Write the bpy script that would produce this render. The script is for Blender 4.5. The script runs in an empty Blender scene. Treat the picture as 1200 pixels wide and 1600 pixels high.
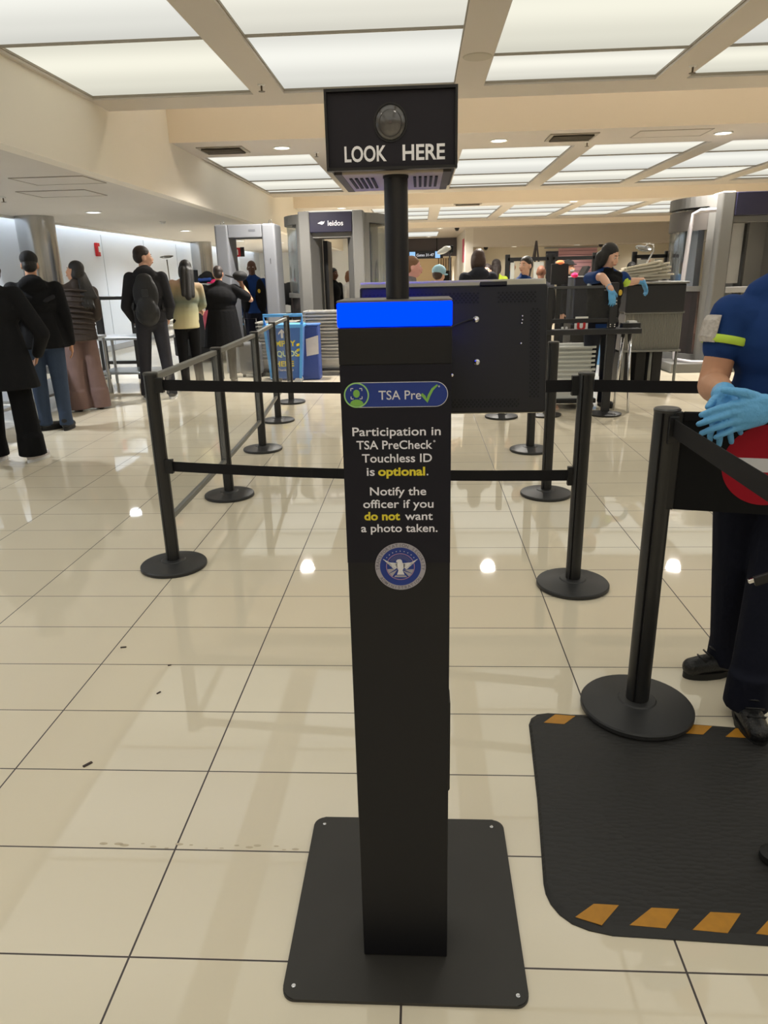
import bpy, bmesh, math, random
from mathutils import Vector, Matrix, Quaternion
random.seed(7)
C = bpy.context.scene.collection
PI = math.pi

# ------------------------------------------------------------------ camera
cam_d = bpy.data.cameras.new('camera')
cam = bpy.data.objects.new('camera', cam_d); C.objects.link(cam)
bpy.context.scene.camera = cam
cam_d.sensor_fit = 'VERTICAL'
cam_d.sensor_height = 32.0
cam_d.lens = 32.0 * 1105.0 / 1600.0
cam_d.clip_start = 0.05; cam_d.clip_end = 200
right = Vector((0.99856131, 0.04869264, -0.02245751))
down = Vector((-0.00585802, -0.31724411, -0.94832582))
fwd = Vector((-0.053301, 0.94709303, -0.31650245))
cm = Matrix((right, -down, -fwd)).transposed().to_4x4()
cm.translation = (0, 0, 1.41)
cam.matrix_world = cm

# ------------------------------------------------------------------ light and exposure
sc = bpy.context.scene
sc.view_settings.view_transform = 'Standard'
sc.view_settings.look = 'None'
sc.view_settings.gamma = 1.0
sc.view_settings.use_curve_mapping = False
sc.view_settings.exposure = 0.2
w = bpy.data.worlds.new('world'); sc.world = w; w.use_nodes = True
w.node_tree.nodes['Background'].inputs[0].default_value = (1.0, 0.95, 0.86, 1)
w.node_tree.nodes['Background'].inputs[1].default_value = 0.3
PANEL = 0.90      # luminous ceiling diffusers
SPOT = 520.0       # recessed downlights over the main hall (watts)
SPOT_L = 240.0     # cooler downlights in the low side ceiling
COVE = 14.0       # warm cove strips in the raised slots

# ------------------------------------------------------------------ materials
def lin(c):
    return tuple(((v / 255.0) / 12.92 if v / 255.0 <= 0.04045 else ((v / 255.0 + 0.055) / 1.055) ** 2.4) for v in c)
MATS = {}
def mat(name, rgb, rough=0.5, metal=0.0, spec=0.5, var=0.0, vscale=8.0, bump=0.0, bscale=60.0, alpha=1.0, trans=0.0, coat=0.0):
    if name in MATS: return MATS[name]
    m = bpy.data.materials.new(name); m.use_nodes = True
    nt = m.node_tree; b = nt.nodes['Principled BSDF']
    c = lin(rgb)
    b.inputs['Base Color'].default_value = (*c, 1)
    b.inputs['Roughness'].default_value = rough
    b.inputs['Metallic'].default_value = metal
    b.inputs['Specular IOR Level'].default_value = spec
    b.inputs['Alpha'].default_value = alpha
    b.inputs['Transmission Weight'].default_value = trans
    b.inputs['Coat Weight'].default_value = coat
    if var or bump:
        tc = nt.nodes.new('ShaderNodeTexCoord')
    if var:
        n = nt.nodes.new('ShaderNodeTexNoise'); n.inputs['Scale'].default_value = vscale; n.inputs['Detail'].default_value = 5
        nt.links.new(tc.outputs['Object'], n.inputs['Vector'])
        r = nt.nodes.new('ShaderNodeMix'); r.data_type = 'RGBA'
        r.inputs[6].default_value = (*[v * (1 - var) for v in c], 1)
        r.inputs[7].default_value = (*[min(1, v * (1 + var)) for v in c], 1)
        nt.links.new(n.outputs['Fac'], r.inputs[0]); nt.links.new(r.outputs[2], b.inputs['Base Color'])
    if bump:
        n2 = nt.nodes.new('ShaderNodeTexNoise'); n2.inputs['Scale'].default_value = bscale; n2.inputs['Detail'].default_value = 4
        nt.links.new(tc.outputs['Object'], n2.inputs['Vector'])
        bp = nt.nodes.new('ShaderNodeBump'); bp.inputs['Strength'].default_value = bump; bp.inputs['Distance'].default_value = 0.01
        nt.links.new(n2.outputs['Fac'], bp.inputs['Height']); nt.links.new(bp.outputs['Normal'], b.inputs['Normal'])
    MATS[name] = m
    return m
def emat(name, rgb, strength):
    if name in MATS: return MATS[name]
    m = bpy.data.materials.new(name); m.use_nodes = True
    nt = m.node_tree; nt.nodes.remove(nt.nodes['Principled BSDF'])
    e = nt.nodes.new('ShaderNodeEmission'); e.inputs[0].default_value = (*rgb, 1); e.inputs[1].default_value = strength
    nt.links.new(e.outputs[0], nt.nodes['Material Output'].inputs[0])
    MATS[name] = m
    return m
def clear(name, tint, amount=0.08, rough=0.05, shine=0.4):
    """clear sheet: mostly see-through with a glossy skin"""
    if name in MATS: return MATS[name]
    m = bpy.data.materials.new(name); m.use_nodes = True
    nt = m.node_tree; nt.nodes.remove(nt.nodes['Principled BSDF'])
    t = nt.nodes.new('ShaderNodeBsdfTransparent'); t.inputs[0].default_value = (*lin(tint), 1)
    g = nt.nodes.new('ShaderNodeBsdfGlossy'); g.inputs['Roughness'].default_value = rough
    g.inputs[0].default_value = (0.9, 0.9, 0.9, 1)
    d = nt.nodes.new('ShaderNodeBsdfDiffuse'); d.inputs[0].default_value = (0.6, 0.6, 0.6, 1)
    f0 = nt.nodes.new('ShaderNodeFresnel'); f0.inputs['IOR'].default_value = 1.45
    f = nt.nodes.new('ShaderNodeMath'); f.operation = 'MULTIPLY'; f.inputs[1].default_value = shine; nt.links.new(f0.outputs[0], f.inputs[0])
    mx = nt.nodes.new('ShaderNodeMixShader'); nt.links.new(f.outputs[0], mx.inputs[0])
    nt.links.new(t.outputs[0], mx.inputs[1]); nt.links.new(g.outputs[0], mx.inputs[2])
    m2 = nt.nodes.new('ShaderNodeMixShader'); m2.inputs[0].default_value = amount
    nt.links.new(mx.outputs[0], m2.inputs[1]); nt.links.new(d.outputs[0], m2.inputs[2])
    nt.links.new(m2.outputs[0], nt.nodes['Material Output'].inputs[0])
    MATS[name] = m
    return m

BLACK = mat('black_powder_coat', (34, 33, 35), 0.42, spec=0.45, bump=0.05, bscale=900)
KIOSK = mat('kiosk_black_metal', (15, 15, 20), 0.5, spec=0.35, bump=0.03, bscale=1200)
PLATE = mat('base_plate_black', (50, 48, 45), 0.5, spec=0.4, var=0.18, vscale=7, bump=0.04, bscale=900)
POSTM = mat('stanchion_black', (30, 30, 31), 0.38, spec=0.5, var=0.1, vscale=20)
BELT = mat('woven_belt_black', (20, 19, 22), 0.7, spec=0.25, bump=0.15, bscale=500)
STEEL = mat('brushed_steel', (180, 182, 184), 0.28, metal=0.9, var=0.08, vscale=12)
CHROME = mat('chrome', (215, 215, 218), 0.12, metal=1.0)
GREYP = mat('grey_painted_metal', (150, 150, 150), 0.5, spec=0.4, var=0.06, vscale=3)
GREYD = mat('dark_grey_panel', (88, 86, 86), 0.5)
TRAY = mat('grey_plastic_tray', (168, 166, 160), 0.45, spec=0.4, var=0.05)
TRAYW = mat('pale_plastic_tray', (226, 226, 222), 0.45, spec=0.4, var=0.05)
TRAYC = mat('cream_plastic_tray', (205, 198, 180), 0.5, spec=0.4, var=0.06)
RAIL = mat('grey_rail', (120, 120, 116), 0.45, metal=0.3)
CLEAR = clear('clear_acrylic', (251, 252, 252), 0.004, 0.05, 0.14)
SMOKE = clear('scuffed_clear_acrylic', (206, 208, 210), 0.03, 0.2)
GLASSC = clear('scanner_curved_glass', (244, 247, 249), 0.02, 0.04, 0.5)
WHITE_P = mat('white_print', (214, 212, 216), 0.6, spec=0.2)
YELLOW_P = mat('yellow_print', (222, 206, 62), 0.6, spec=0.2)
BLUE_P = mat('navy_print', (44, 62, 134), 0.6, spec=0.2)
GREEN_P = mat('green_print', (126, 178, 84), 0.6, spec=0.2)
GREY_P = mat('grey_print', (160, 156, 164), 0.6, spec=0.2)
DGREY_P = mat('dark_grey_print', (112, 108, 118), 0.6, spec=0.2)
POSTER = mat('poster_black', (23, 22, 32), 0.62, spec=0.25)
DARK = mat('dark_plastic', (22, 22, 24), 0.45, spec=0.4)
NAVYB = mat('navy_header', (34, 32, 52), 0.35)
WALLP = mat('wall_beige_paint', (214, 205, 186), 0.75, spec=0.2, var=0.03, vscale=1.5)
SOFF = mat('soffit_cream_paint', (226, 219, 206), 0.75, spec=0.2, var=0.03, vscale=1.2)
SLAB = mat('ceiling_taupe_paint', (196, 188, 178), 0.8, spec=0.2, var=0.02, vscale=2)
LOWC = mat('low_ceiling_paint', (200, 194, 186), 0.8, spec=0.2, var=0.02, vscale=2)
COOLW = mat('cool_white_wall_panel', (214, 220, 230), 0.45, spec=0.4, var=0.02, vscale=1)
DARKW = mat('dark_bulkhead_paint', (98, 92, 96), 0.7)
BLK_RUB = mat('black_rubber', (26, 26, 26), 0.6, spec=0.4)
WHT = mat('white_plastic', (225, 225, 225), 0.45)
RED = mat('red_plastic', (196, 30, 36), 0.45)

# ------------------------------------------------------------------ mesh helpers
def obj(name, bm, m=None, parent=None, smooth=False, sharp=None, loc=None):
    me = bpy.data.meshes.new(name)
    bmesh.ops.recalc_face_normals(bm, faces=bm.faces)
    bm.to_mesh(me); bm.free()
    return mobj(name, me, m, parent, smooth, sharp, loc)
def mobj(name, me, m=None, parent=None, smooth=False, sharp=None, loc=None):
    if m: me.materials.append(m)
    if smooth:
        for p in me.polygons: p.use_smooth = True
        if sharp:
            me.set_sharp_from_angle(angle=math.radians(sharp))
    o = bpy.data.objects.new(name, me); C.objects.link(o)
    if parent: o.parent = parent
    if loc: o.location = loc
    return o
def tag(o, label, cat, group=None, kind=None):
    o['label'] = label; o['category'] = cat
    if group: o['group'] = group
    if kind: o['kind'] = kind
    return o
def thing(name, label, cat, loc=(0, 0, 0), rotz=0.0, group=None):
    o = bpy.data.objects.new(name, None); C.objects.link(o)
    o.empty_display_size = 0.1
    o.location = loc; o.rotation_euler = (0, 0, rotz)
    return tag(o, label, cat, group)
def struct(name, bm, m, smooth=False):
    o = obj(name, bm, m, smooth=smooth); o['kind'] = 'structure'; return o
def dup(root, loc, rotz=None, label=None):
    r = root.copy(); C.objects.link(r); r.location = loc
    if rotz is not None: r.rotation_euler = (0, 0, rotz)
    if label: r['label'] = label
    for ch in list(root.children):
        c = ch.copy(); C.objects.link(c); c.parent = r
        for g in ch.children:
            d = g.copy(); C.objects.link(d); d.parent = c
    return r
def bx(bm, x0, x1, y0, y1, z0, z1, bev=0.0, seg=2, mtx=None):
    r = bmesh.ops.create_cube(bm, size=1.0)
    vs = r['verts']
    for v in vs:
        v.co = Vector((x0 + (v.co.x + .5) * (x1 - x0), y0 + (v.co.y + .5) * (y1 - y0), z0 + (v.co.z + .5) * (z1 - z0)))
        if mtx is not None: v.co = mtx @ v.co
    if bev > 0:
        es = list({e for v in vs for e in v.link_edges})
        bmesh.ops.bevel(bm, geom=es, offset=bev, segments=seg, affect='EDGES', profile=0.5)
    return bm
def box(x0, x1, y0, y1, z0, z1, bev=0.0, seg=2, mtx=None):
    return bx(bmesh.new(), x0, x1, y0, y1, z0, z1, bev, seg, mtx)
def frame_of(d):
    d = d.normalized()
    up = Vector((0, 0, 1)) if abs(d.z) < 0.95 else Vector((0, 1, 0))
    a = d.cross(up).normalized(); b = a.cross(d).normalized()
    return a, b
def tube(bm, pts, r, n=10, cap=True):
    pts = [Vector(p) for p in pts]; rings = []
    rr = r if isinstance(r, (list, tuple)) else [r] * len(pts)
    a = b = None
    for i, p in enumerate(pts):
        d = (pts[min(i + 1, len(pts) - 1)] - pts[max(i - 1, 0)]).normalized()
        if a is None: a, b = frame_of(d)
        else:
            a = (a - d * a.dot(d)).normalized(); b = d.cross(a).normalized() * -1
            b = a.cross(d).normalized()
        rings.append([bm.verts.new(p + (a * math.cos(2 * PI * k / n) + b * math.sin(2 * PI * k / n)) * rr[i]) for k in range(n)])
    for i in range(len(rings) - 1):
        for k in range(n):
            bm.faces.new((rings[i][k], rings[i][(k + 1) % n], rings[i + 1][(k + 1) % n], rings[i + 1][k]))
    if cap:
        bm.faces.new(list(reversed(rings[0]))); bm.faces.new(rings[-1])
    return bm
def lathe(bm, prof, n=32, at=(0, 0, 0)):
    rings = []
    for r, z in prof:
        if r < 1e-6: rings.append([bm.verts.new((at[0], at[1], at[2] + z))])
        else: rings.append([bm.verts.new((at[0] + r * math.cos(2 * PI * k / n), at[1] + r * math.sin(2 * PI * k / n), at[2] + z)) for k in range(n)])
    for i in range(len(rings) - 1):
        A, B = rings[i], rings[i + 1]
        for k in range(n):
            if len(A) == 1 and len(B) == 1: break
            if len(A) == 1: bm.faces.new((A[0], B[k], B[(k + 1) % n]))
            elif len(B) == 1: bm.faces.new((A[k], A[(k + 1) % n], B[0]))
            else: bm.faces.new((A[k], A[(k + 1) % n], B[(k + 1) % n], B[k]))
    if len(rings[0]) > 1: bm.faces.new(list(reversed(rings[0])))
    if len(rings[-1]) > 1: bm.faces.new(rings[-1])
    return bm
def prism(bm, poly, z0, z1, mtx=None):
    """polygon in x,y pulled from z0 to z1"""
    f = lambda x, y, z: (mtx @ Vector((x, y, z))) if mtx is not None else Vector((x, y, z))
    A = [bm.verts.new(f(x, y, z0)) for x, y in poly]; B = [bm.verts.new(f(x, y, z1)) for x, y in poly]
    n = len(poly)
    bm.faces.new(list(reversed(A))); bm.faces.new(B)
    for k in range(n): bm.faces.new((A[k], A[(k + 1) % n], B[(k + 1) % n], B[k]))
    return bm
def ringprism(bm, outer, inner, z0, z1, mtx=None):
    f = lambda p, z: (mtx @ Vector((p[0], p[1], z))) if mtx is not None else Vector((p[0], p[1], z))
    n = len(outer)
    O0 = [bm.verts.new(f(p, z0)) for p in outer]; O1 = [bm.verts.new(f(p, z1)) for p in outer]
    I0 = [bm.verts.new(f(p, z0)) for p in inner]; I1 = [bm.verts.new(f(p, z1)) for p in inner]
    for k in range(n):
        j = (k + 1) % n
        bm.faces.new((O1[k], O1[j], I1[j], I1[k])); bm.faces.new((O0[j], O0[k], I0[k], I0[j]))
        bm.faces.new((O0[k], O0[j], O1[j], O1[k])); bm.faces.new((I0[j], I0[k], I1[k], I1[j]))
    return bm
def circle(cx, cy, rx, ry=None, n=48, a0=0, a1=2 * PI):
    ry = ry or rx; full = abs(a1 - a0 - 2 * PI) < 1e-6
    m = n if full else n + 1
    return [(cx + rx * math.cos(a0 + (a1 - a0) * k / n), cy + ry * math.sin(a0 + (a1 - a0) * k / n)) for k in range(m)]
def rrect(x0, x1, y0, y1, r, n=8):
    p = []
    for cx, cy, a in ((x1 - r, y1 - r, 0), (x0 + r, y1 - r, PI / 2), (x0 + r, y0 + r, PI), (x1 - r, y0 + r, 3 * PI / 2)):
        p += [(cx + r * math.cos(a + PI / 2 * k / n), cy + r * math.sin(a + PI / 2 * k / n)) for k in range(n + 1)]
    return p
def stroke(pts, w):
    """a polyline as an outline polygon of width w (w may be a list)"""
    L, R = [], []
    for i, p in enumerate(pts):
        a = Vector(pts[max(i - 1, 0)]); b = Vector(pts[min(i + 1, len(pts) - 1)])
        d = (b - a).normalized(); n = Vector((-d.y, d.x)); ww = (w[i] if isinstance(w, (list, tuple)) else w) / 2
        q = Vector(p); L.append(tuple(q + n * ww)); R.append(tuple(q - n * ww))
    return L + R[::-1]
FACE = Matrix.Rotation(PI / 2, 4, 'X')          # x,y -> x,z ; +z of the flat art -> -Y (towards the viewer)
def facing(x, y, z):                             # art plane on a face that looks towards -Y
    return Matrix.Translation((x, y, z)) @ FACE
def evalmesh(o):
    bpy.context.view_layer.update()
    dg = bpy.context.evaluated_depsgraph_get()
    return bpy.data.meshes.new_from_object(o.evaluated_get(dg))
def text_mesh(s, size, bold=0.0, extr=0.0004, width=None, shear=0.0, space=1.0):
    cu = bpy.data.curves.new('lettering', 'FONT'); cu.body = s; cu.size = size; cu.extrude = extr
    cu.align_x = 'CENTER'; cu.offset = bold; cu.resolution_u = 4; cu.space_character = space
    o = bpy.data.objects.new('lettering', cu); C.objects.link(o)
    me = evalmesh(o)
    bpy.data.objects.remove(o); bpy.data.curves.remove(cu)
    xs = [v.co.x for v in me.vertices]
    if width and xs:
        k = width / (max(xs) - min(xs)); c0 = (max(xs) + min(xs)) / 2
        for v in me.vertices: v.co.x = (v.co.x - c0) * k
    return me
def text(s, size, m, parent, mtx, bold=0.0, width=None, name='lettering', extr=0.0004, space=1.0):
    me = text_mesh(s, size, bold, extr, width, space=space)
    me.transform(mtx)
    return mobj(name, me, m, parent)

# ------------------------------------------------------------------ soft body helpers (people, bags)
def capsule_data(p0, p1, r0, r1, n=14, flat=None):
    """tapered capsule; flat=(direction, factor) squashes it along a direction"""
    p0, p1 = Vector(p0), Vector(p1)
    d = p1 - p0; L = d.length
    if L < 1e-6: d = Vector((0, 0, 1)); L = 0.0
    dn = d.normalized(); a, b = frame_of(dn)
    V, F = [], []; rings = []
    def ring(c, r):
        i0 = len(V)
        for k in range(n):
            V.append(c + (a * math.cos(2 * PI * k / n) + b * math.sin(2 * PI * k / n)) * r)
        rings.append(i0)
    V.append(p0 - dn * r0); first = 0
    for t in (0.25, 0.5, 0.75): ring(p0 - dn * r0 * math.cos(t * PI / 2), r0 * math.sin(t * PI / 2))
    ring(p0, r0); ring(p1, r1)
    for t in (0.75, 0.5, 0.25): ring(p1 + dn * r1 * math.cos(t * PI / 2), r1 * math.sin(t * PI / 2))
    last = len(V); V.append(p1 + dn * r1)
    for k in range(n): F.append((first, rings[0] + (k + 1) % n, rings[0] + k))
    for i in range(len(rings) - 1):
        for k in range(n):
            F.append((rings[i] + k, rings[i] + (k + 1) % n, rings[i + 1] + (k + 1) % n, rings[i + 1] + k))
    for k in range(n): F.append((last, rings[-1] + k, rings[-1] + (k + 1) % n))
    if flat:
        ax, f = Vector(flat[0]).normalized(), flat[1]; c = (p0 + p1) / 2
        V = [v - ax * (v - c).dot(ax) * (1 - f) for v in V]
    return V, F
def ellip_data(c, r, rot=None, n=16):
    V, F = [], []; m = 10; c = Vector(c)
    R = rot or Matrix.Identity(3)
    V.append(c + R @ Vector((0, 0, -r[2])))
    for i in range(1, m):
        t = PI * i / m
        for k in range(n):
            V.append(c + R @ Vector((r[0] * math.sin(t) * math.cos(2 * PI * k / n), r[1] * math.sin(t) * math.sin(2 * PI * k / n), -r[2] * math.cos(t))))
    V.append(c + R @ Vector((0, 0, r[2]))); last = len(V) - 1
    for k in range(n): F.append((0, 1 + (k + 1) % n, 1 + k))
    for i in range(m - 2):
        for k in range(n):
            F.append((1 + i * n + k, 1 + i * n + (k + 1) % n, 1 + (i + 1) * n + (k + 1) % n, 1 + (i + 1) * n + k))
    for k in range(n): F.append((last, 1 + (m - 2) * n + k, 1 + (m - 2) * n + (k + 1) % n))
    return V, F
def cone_data(c0, c1, a0, a1, n=20):
    """elliptic frustum between two levels, a=(rx,ry)"""
    c0, c1 = Vector(c0), Vector(c1); V = []; F = []
    for c, a in ((c0, a0), (c1, a1)):
        for k in range(n): V.append(c + Vector((a[0] * math.cos(2 * PI * k / n), a[1] * math.sin(2 * PI * k / n), 0)))
    for k in range(n): F.append((k, (k + 1) % n, n + (k + 1) % n, n + k))
    F.append(tuple(range(n))[::-1]); F.append(tuple(range(n, 2 * n)))
    return V, F
def union_mesh(pieces, vox, it=4, fac=0.5):
    V, F = [], []
    for v, f in pieces:
        o = len(V); V += [tuple(q) for q in v]; F += [tuple(i + o for i in t) for t in f]
    me = bpy.data.meshes.new('u'); me.from_pydata(V, [], F); me.update()
    o = bpy.data.objects.new('u', me); C.objects.link(o)
    md = o.modifiers.new('r', 'REMESH'); md.mode = 'VOXEL'; md.voxel_size = vox
    if it:
        ms = o.modifiers.new('s', 'SMOOTH'); ms.factor = fac; ms.iterations = it
    r = evalmesh(o)
    bpy.data.objects.remove(o); bpy.data.meshes.remove(me)
    return r
def join_meshes(ms):
    bm = bmesh.new()
    for m in ms: bm.from_mesh(m)
    me = bpy.data.meshes.new('j'); bm.to_mesh(me); bm.free()
    return me
def blob(name, pieces, vox, m, parent, it=4):
    return mobj(name, union_mesh(pieces, vox, it), m, parent, smooth=True)

# ================================================================== the hall
# ---- floor: 0.60 x 0.31 m polished tiles with dark grout
def floor_mat():
    m = bpy.data.materials.new('polished_floor_tile'); m.use_nodes = True
    nt = m.node_tree; L = nt.links; b = nt.nodes['Principled BSDF']
    N = nt.nodes.new
    geo = N('ShaderNodeNewGeometry'); sep = N('ShaderNodeSeparateXYZ'); L.new(geo.outputs['Position'], sep.inputs[0])
    def mth(op, a, bb=None):
        n = N('ShaderNodeMath'); n.operation = op
        for i, v in enumerate((a, bb)):
            if v is None: continue
            if isinstance(v, (int, float)): n.inputs[i].default_value = v
            else: L.new(v, n.inputs[i])
        return n.outputs[0]
    def axis(sock, off, size, gap):
        u = mth('DIVIDE', mth('SUBTRACT', sock, off), size)
        fl = mth('FLOOR', u); fr = mth('SUBTRACT', u, fl)
        d = mth('MULTIPLY', mth('SUBTRACT', 0.5, mth('ABSOLUTE', mth('SUBTRACT', fr, 0.5))), size)
        return fl, mth('LESS_THAN', d, gap)
    fx, gx = axis(sep.outputs[0], -0.048, 0.6013, 0.0024)
    fy, gy = axis(sep.outputs[1], 1.137, 0.3077, 0.0021)
    g = mth('MAXIMUM', gx, gy)
    wn = N('ShaderNodeTexWhiteNoise'); wn.noise_dimensions = '2D'
    cmb = N('ShaderNodeCombineXYZ'); L.new(fx, cmb.inputs[0]); L.new(fy, cmb.inputs[1]); L.new(cmb.outputs[0], wn.inputs['Vector'])
    mx = N('ShaderNodeMix'); mx.data_type = 'RGBA'
    mx.inputs[6].default_value = (*lin((224, 213, 190)), 1); mx.inputs[7].default_value = (*lin((229, 219, 197)), 1)
    L.new(wn.outputs['Value'], mx.inputs[0])
    no = N('ShaderNodeTexNoise'); no.inputs['Scale'].default_value = 1.3; no.inputs['Detail'].default_value = 6; L.new(geo.outputs['Position'], no.inputs['Vector'])
    m1 = N('ShaderNodeMix'); m1.data_type = 'RGBA'; m1.blend_type = 'MULTIPLY'; m1.inputs[0].default_value = 0.22
    L.new(mx.outputs[2], m1.inputs[6]); L.new(no.outputs['Color'], m1.inputs[7])
    m1b = N('ShaderNodeMix'); m1b.data_type = 'RGBA'; L.new(no.outputs['Fac'], m1b.inputs[0])
    L.new(mx.outputs[2], m1b.inputs[6]); m1b.inputs[7].default_value = (*lin((219, 208, 185)), 1)
    m2 = N('ShaderNodeMix'); m2.data_type = 'RGBA'; L.new(g, m2.inputs[0])
    L.new(m1b.outputs[2], m2.inputs[6]); m2.inputs[7].default_value = (*lin((56, 46, 44)), 1)
    L.new(m2.outputs[2], b.inputs['Base Color'])
    rg = mth('ADD', 0.03, mth('MULTIPLY', g, 0.5)); L.new(rg, b.inputs['Roughness'])
    b.inputs['Specular IOR Level'].default_value = 0.75
    return m
bm = bmesh.new(); bx(bm, -7.4, 12, -7, 46, -0.1, 0); struct('floor', bm, floor_mat())

SX = -3.17          # vertical face between the main hall and the low side ceiling
XR = 11.6
# ---- side walls
struct('wall_left', box(-6.85, -6.7, -7, 46, 0, 3.2), COOLW)
bm = bmesh.new()
for k in range(16): bx(bm, -6.7, -6.694, -6 + k * 2.4, -5.985 + k * 2.4, 0.12, 2.36)
struct('trim_1', bm, mat('wall_seam', (176, 184, 194), 0.5))
struct('baseboard_left', box(-6.7, -6.66, -7, 46, 0, 0.12, 0.006), mat('grey_baseboard', (150, 152, 156), 0.4))
struct('wall_right', box(XR, XR + .15, -7, 46, 0, 4.3), WALLP)
struct('wall_front', box(-6.7, XR, -7.15, -7, 0, 4.3), WALLP)
# ---- low ceiling over the left side, its cove slot along the wall, and the fascia
bm = bmesh.new(); bx(bm, -6.38, SX - .15, -7, 31, 2.43, 2.6); bx(bm, -6.7, -6.38, -7, 31, 2.62, 2.7)
struct('ceiling_left', bm, LOWC)
struct('trim_2', box(-6.43, -6.38, -7, 31, 2.395, 2.43), mat('white_trim', (225, 225, 222), 0.6))
struct('wall_fascia_left', box(SX - .15, SX, -7, 31, 2.43, 4.3), SOFF)
# ---- main ceiling: flat slabs with openings for the luminous panels, open slots between the slabs
COLS = [(-3.13, -1.57), (-1.28, 0.33), (0.60, 2.17), (2.45, 4.05), (4.33, 5.93), (6.21, 7.81), (8.09, 9.69)]
def slab(y0, y1, py0, py1, z=3.07, x1=XR, cols=COLS):
    bm = bmesh.new()
    bx(bm, SX, x1, y0, py0, z, z + .22); bx(bm, SX, x1, py1, y1, z, z + .22)
    xs = [SX] + [v for c in cols for v in c] + [x1]
    for i in range(0, len(xs), 2): bx(bm, xs[i], xs[i + 1], py0, py1, z, z + .22)
    bx(bm, SX, x1, y0, y1, z + .22, z + .5)
    return bm
struct('ceiling', slab(-6.9, 8.02, -5.0, 7.55), SLAB)
struct('ceiling_middle', slab(9.86, 16.6, 11.13, 15.95, 3.08), SLAB)
COLS3 = [(-3.1, -1.6), (-1.3, 0.25), (0.54, 2.15), (2.45, 4.02), (4.33, 5.9), (6.21, 7.8)]
struct('ceiling_back', slab(19.15, 25.5, 20.1, 24.6, 3.08, 8.9, COLS3), SLAB)
bm = bmesh.new(); bx(bm, SX, XR, 28.3, 46, 3.08, 3.4); struct('ceiling_far', bm, SLAB)
bm = bmesh.new(); bx(bm, SX, XR, -7, 46, 4.25, 4.35); struct('ceiling_upper', bm, SOFF)
# vertical fronts of the slabs
bm = bmesh.new()
for y, x1 in ((9.86, XR), (19.15, 8.9), (28.3, XR)): bx(bm, SX, x1, y - .012, y, 3.07, 3.9)
struct('wall_slab_fronts', bm, mat('warm_fascia_paint', (228, 214, 194), 0.75, spec=0.2))
# ---- far end
struct('wall_back', box(2.05, XR, 30.9, 31.05, 0, 2.5), WALLP)
struct('wall_back_bulkhead', box(2.05, XR, 29.4, 30.9, 2.4, 3.08), SLAB)
struct('wall_return', box(1.75, 2.05, 29.4, 42, 0, 3.08), mat('pale_return_wall', (206, 200, 190), 0.7))
struct('wall_back_left', box(-6.7, -1.2, 31, 31.15, 0, 4.3), mat('white_back_wall', (226, 226, 224), 0.7))
struct('wall_corridor_left', box(-1.35, -1.2, 31.15, 45, 0, 3.08), WALLP)
struct('wall_corridor_end', box(-1.4, 2.0, 44, 44.15, 0, 3.08), mat('corridor_wall', (226, 206, 176), 0.7))
struct('wall_corridor_bulkhead', box(-1.2, 1.75, 36.5, 36.8, 2.25, 3.08), DARKW)
struct('ceiling_corridor', box(-1.2, 1.75, 36.8, 44, 2.35, 2.45), SOFF)

# ---- luminous panels (frosted sheets lit by tubes behind them)
def panel_mat(tint, k):
    m = bpy.data.materials.new('luminous_diffuser'); m.use_nodes = True
    nt = m.node_tree; nt.nodes.remove(nt.nodes['Principled BSDF']); L = nt.links; N = nt.nodes.new
    tc = N('ShaderNodeTexCoord'); sp = N('ShaderNodeSeparateXYZ'); L.new(tc.outputs['Generated'], sp.inputs[0])
    r = N('ShaderNodeValToRGB'); r.color_ramp.interpolation = 'EASE'
    e = r.color_ramp.elements
    for i, (p, v) in enumerate(((0.0, 0.90), (0.36, 1.13), (0.75, 0.92), (1.0, 0.80))):
        el = e[i] if i < 2 else e.new(p)
        el.position = p; el.color = (v, v, v, 1)
    L.new(sp.outputs[1], r.inputs[0])
    mx = N('ShaderNodeMix'); mx.data_type = 'RGBA'; mx.blend_type = 'MULTIPLY'; mx.inputs[0].default_value = 1
    L.new(r.outputs[0], mx.inputs[6]); mx.inputs[7].default_value = (*tint, 1)
    em = N('ShaderNodeEmission'); em.inputs[1].default_value = k * PANEL
    L.new(mx.outputs[2], em.inputs[0]); L.new(em.outputs[0], nt.nodes['Material Output'].inputs[0])
    return m
PM = [panel_mat((0.80, 0.78, 0.66), 1.0), panel_mat((0.82, 0.80, 0.70), 1.0), panel_mat((0.80, 0.795, 0.73), 1.0)]
FRM = mat('panel_frame', (150, 142, 128), 0.6)
ORD = ['first', 'second', 'third', 'fourth', 'fifth', 'sixth', 'seventh', 'eighth']
def panels(cols, rows, z, bay, mats):
    for i, (x0, x1) in enumerate(cols):
        rr = rows(i) if callable(rows) else rows
        for j in range(len(rr) - 1):
            y0, y1 = rr[j], rr[j + 1]
            t = thing('luminous_ceiling_panel', 'frosted luminous panel in the %s ceiling bay, %s column from the left, %s row from the far end' % (bay, ORD[i], ORD[len(rr) - 2 - j]),
                      'ceiling light', ((x0 + x1) / 2, (y0 + y1) / 2, z + .05), 0, 'luminous panels of the %s ceiling bay' % bay)
            hx, hy = (x1 - x0) / 2, (y1 - y0) / 2
            obj('diffuser', box(-hx, hx, -hy + .008, hy - .008, -.012, 0), mats[(i * 2 + j) % len(mats)], t)
            b2 = bmesh.new()
            for a in (-1, 1): bx(b2, -hx, hx, a * hy - (.009 if a > 0 else 0), a * hy + (.009 if a < 0 else 0), -.03, -.0125)
            for a in (-1, 1): bx(b2, a * hx - (.009 if a > 0 else 0), a * hx + (.009 if a < 0 else 0), -hy + .009, hy - .009, -.03, -.0125)
            obj('frame', b2, FRM, t)
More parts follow.
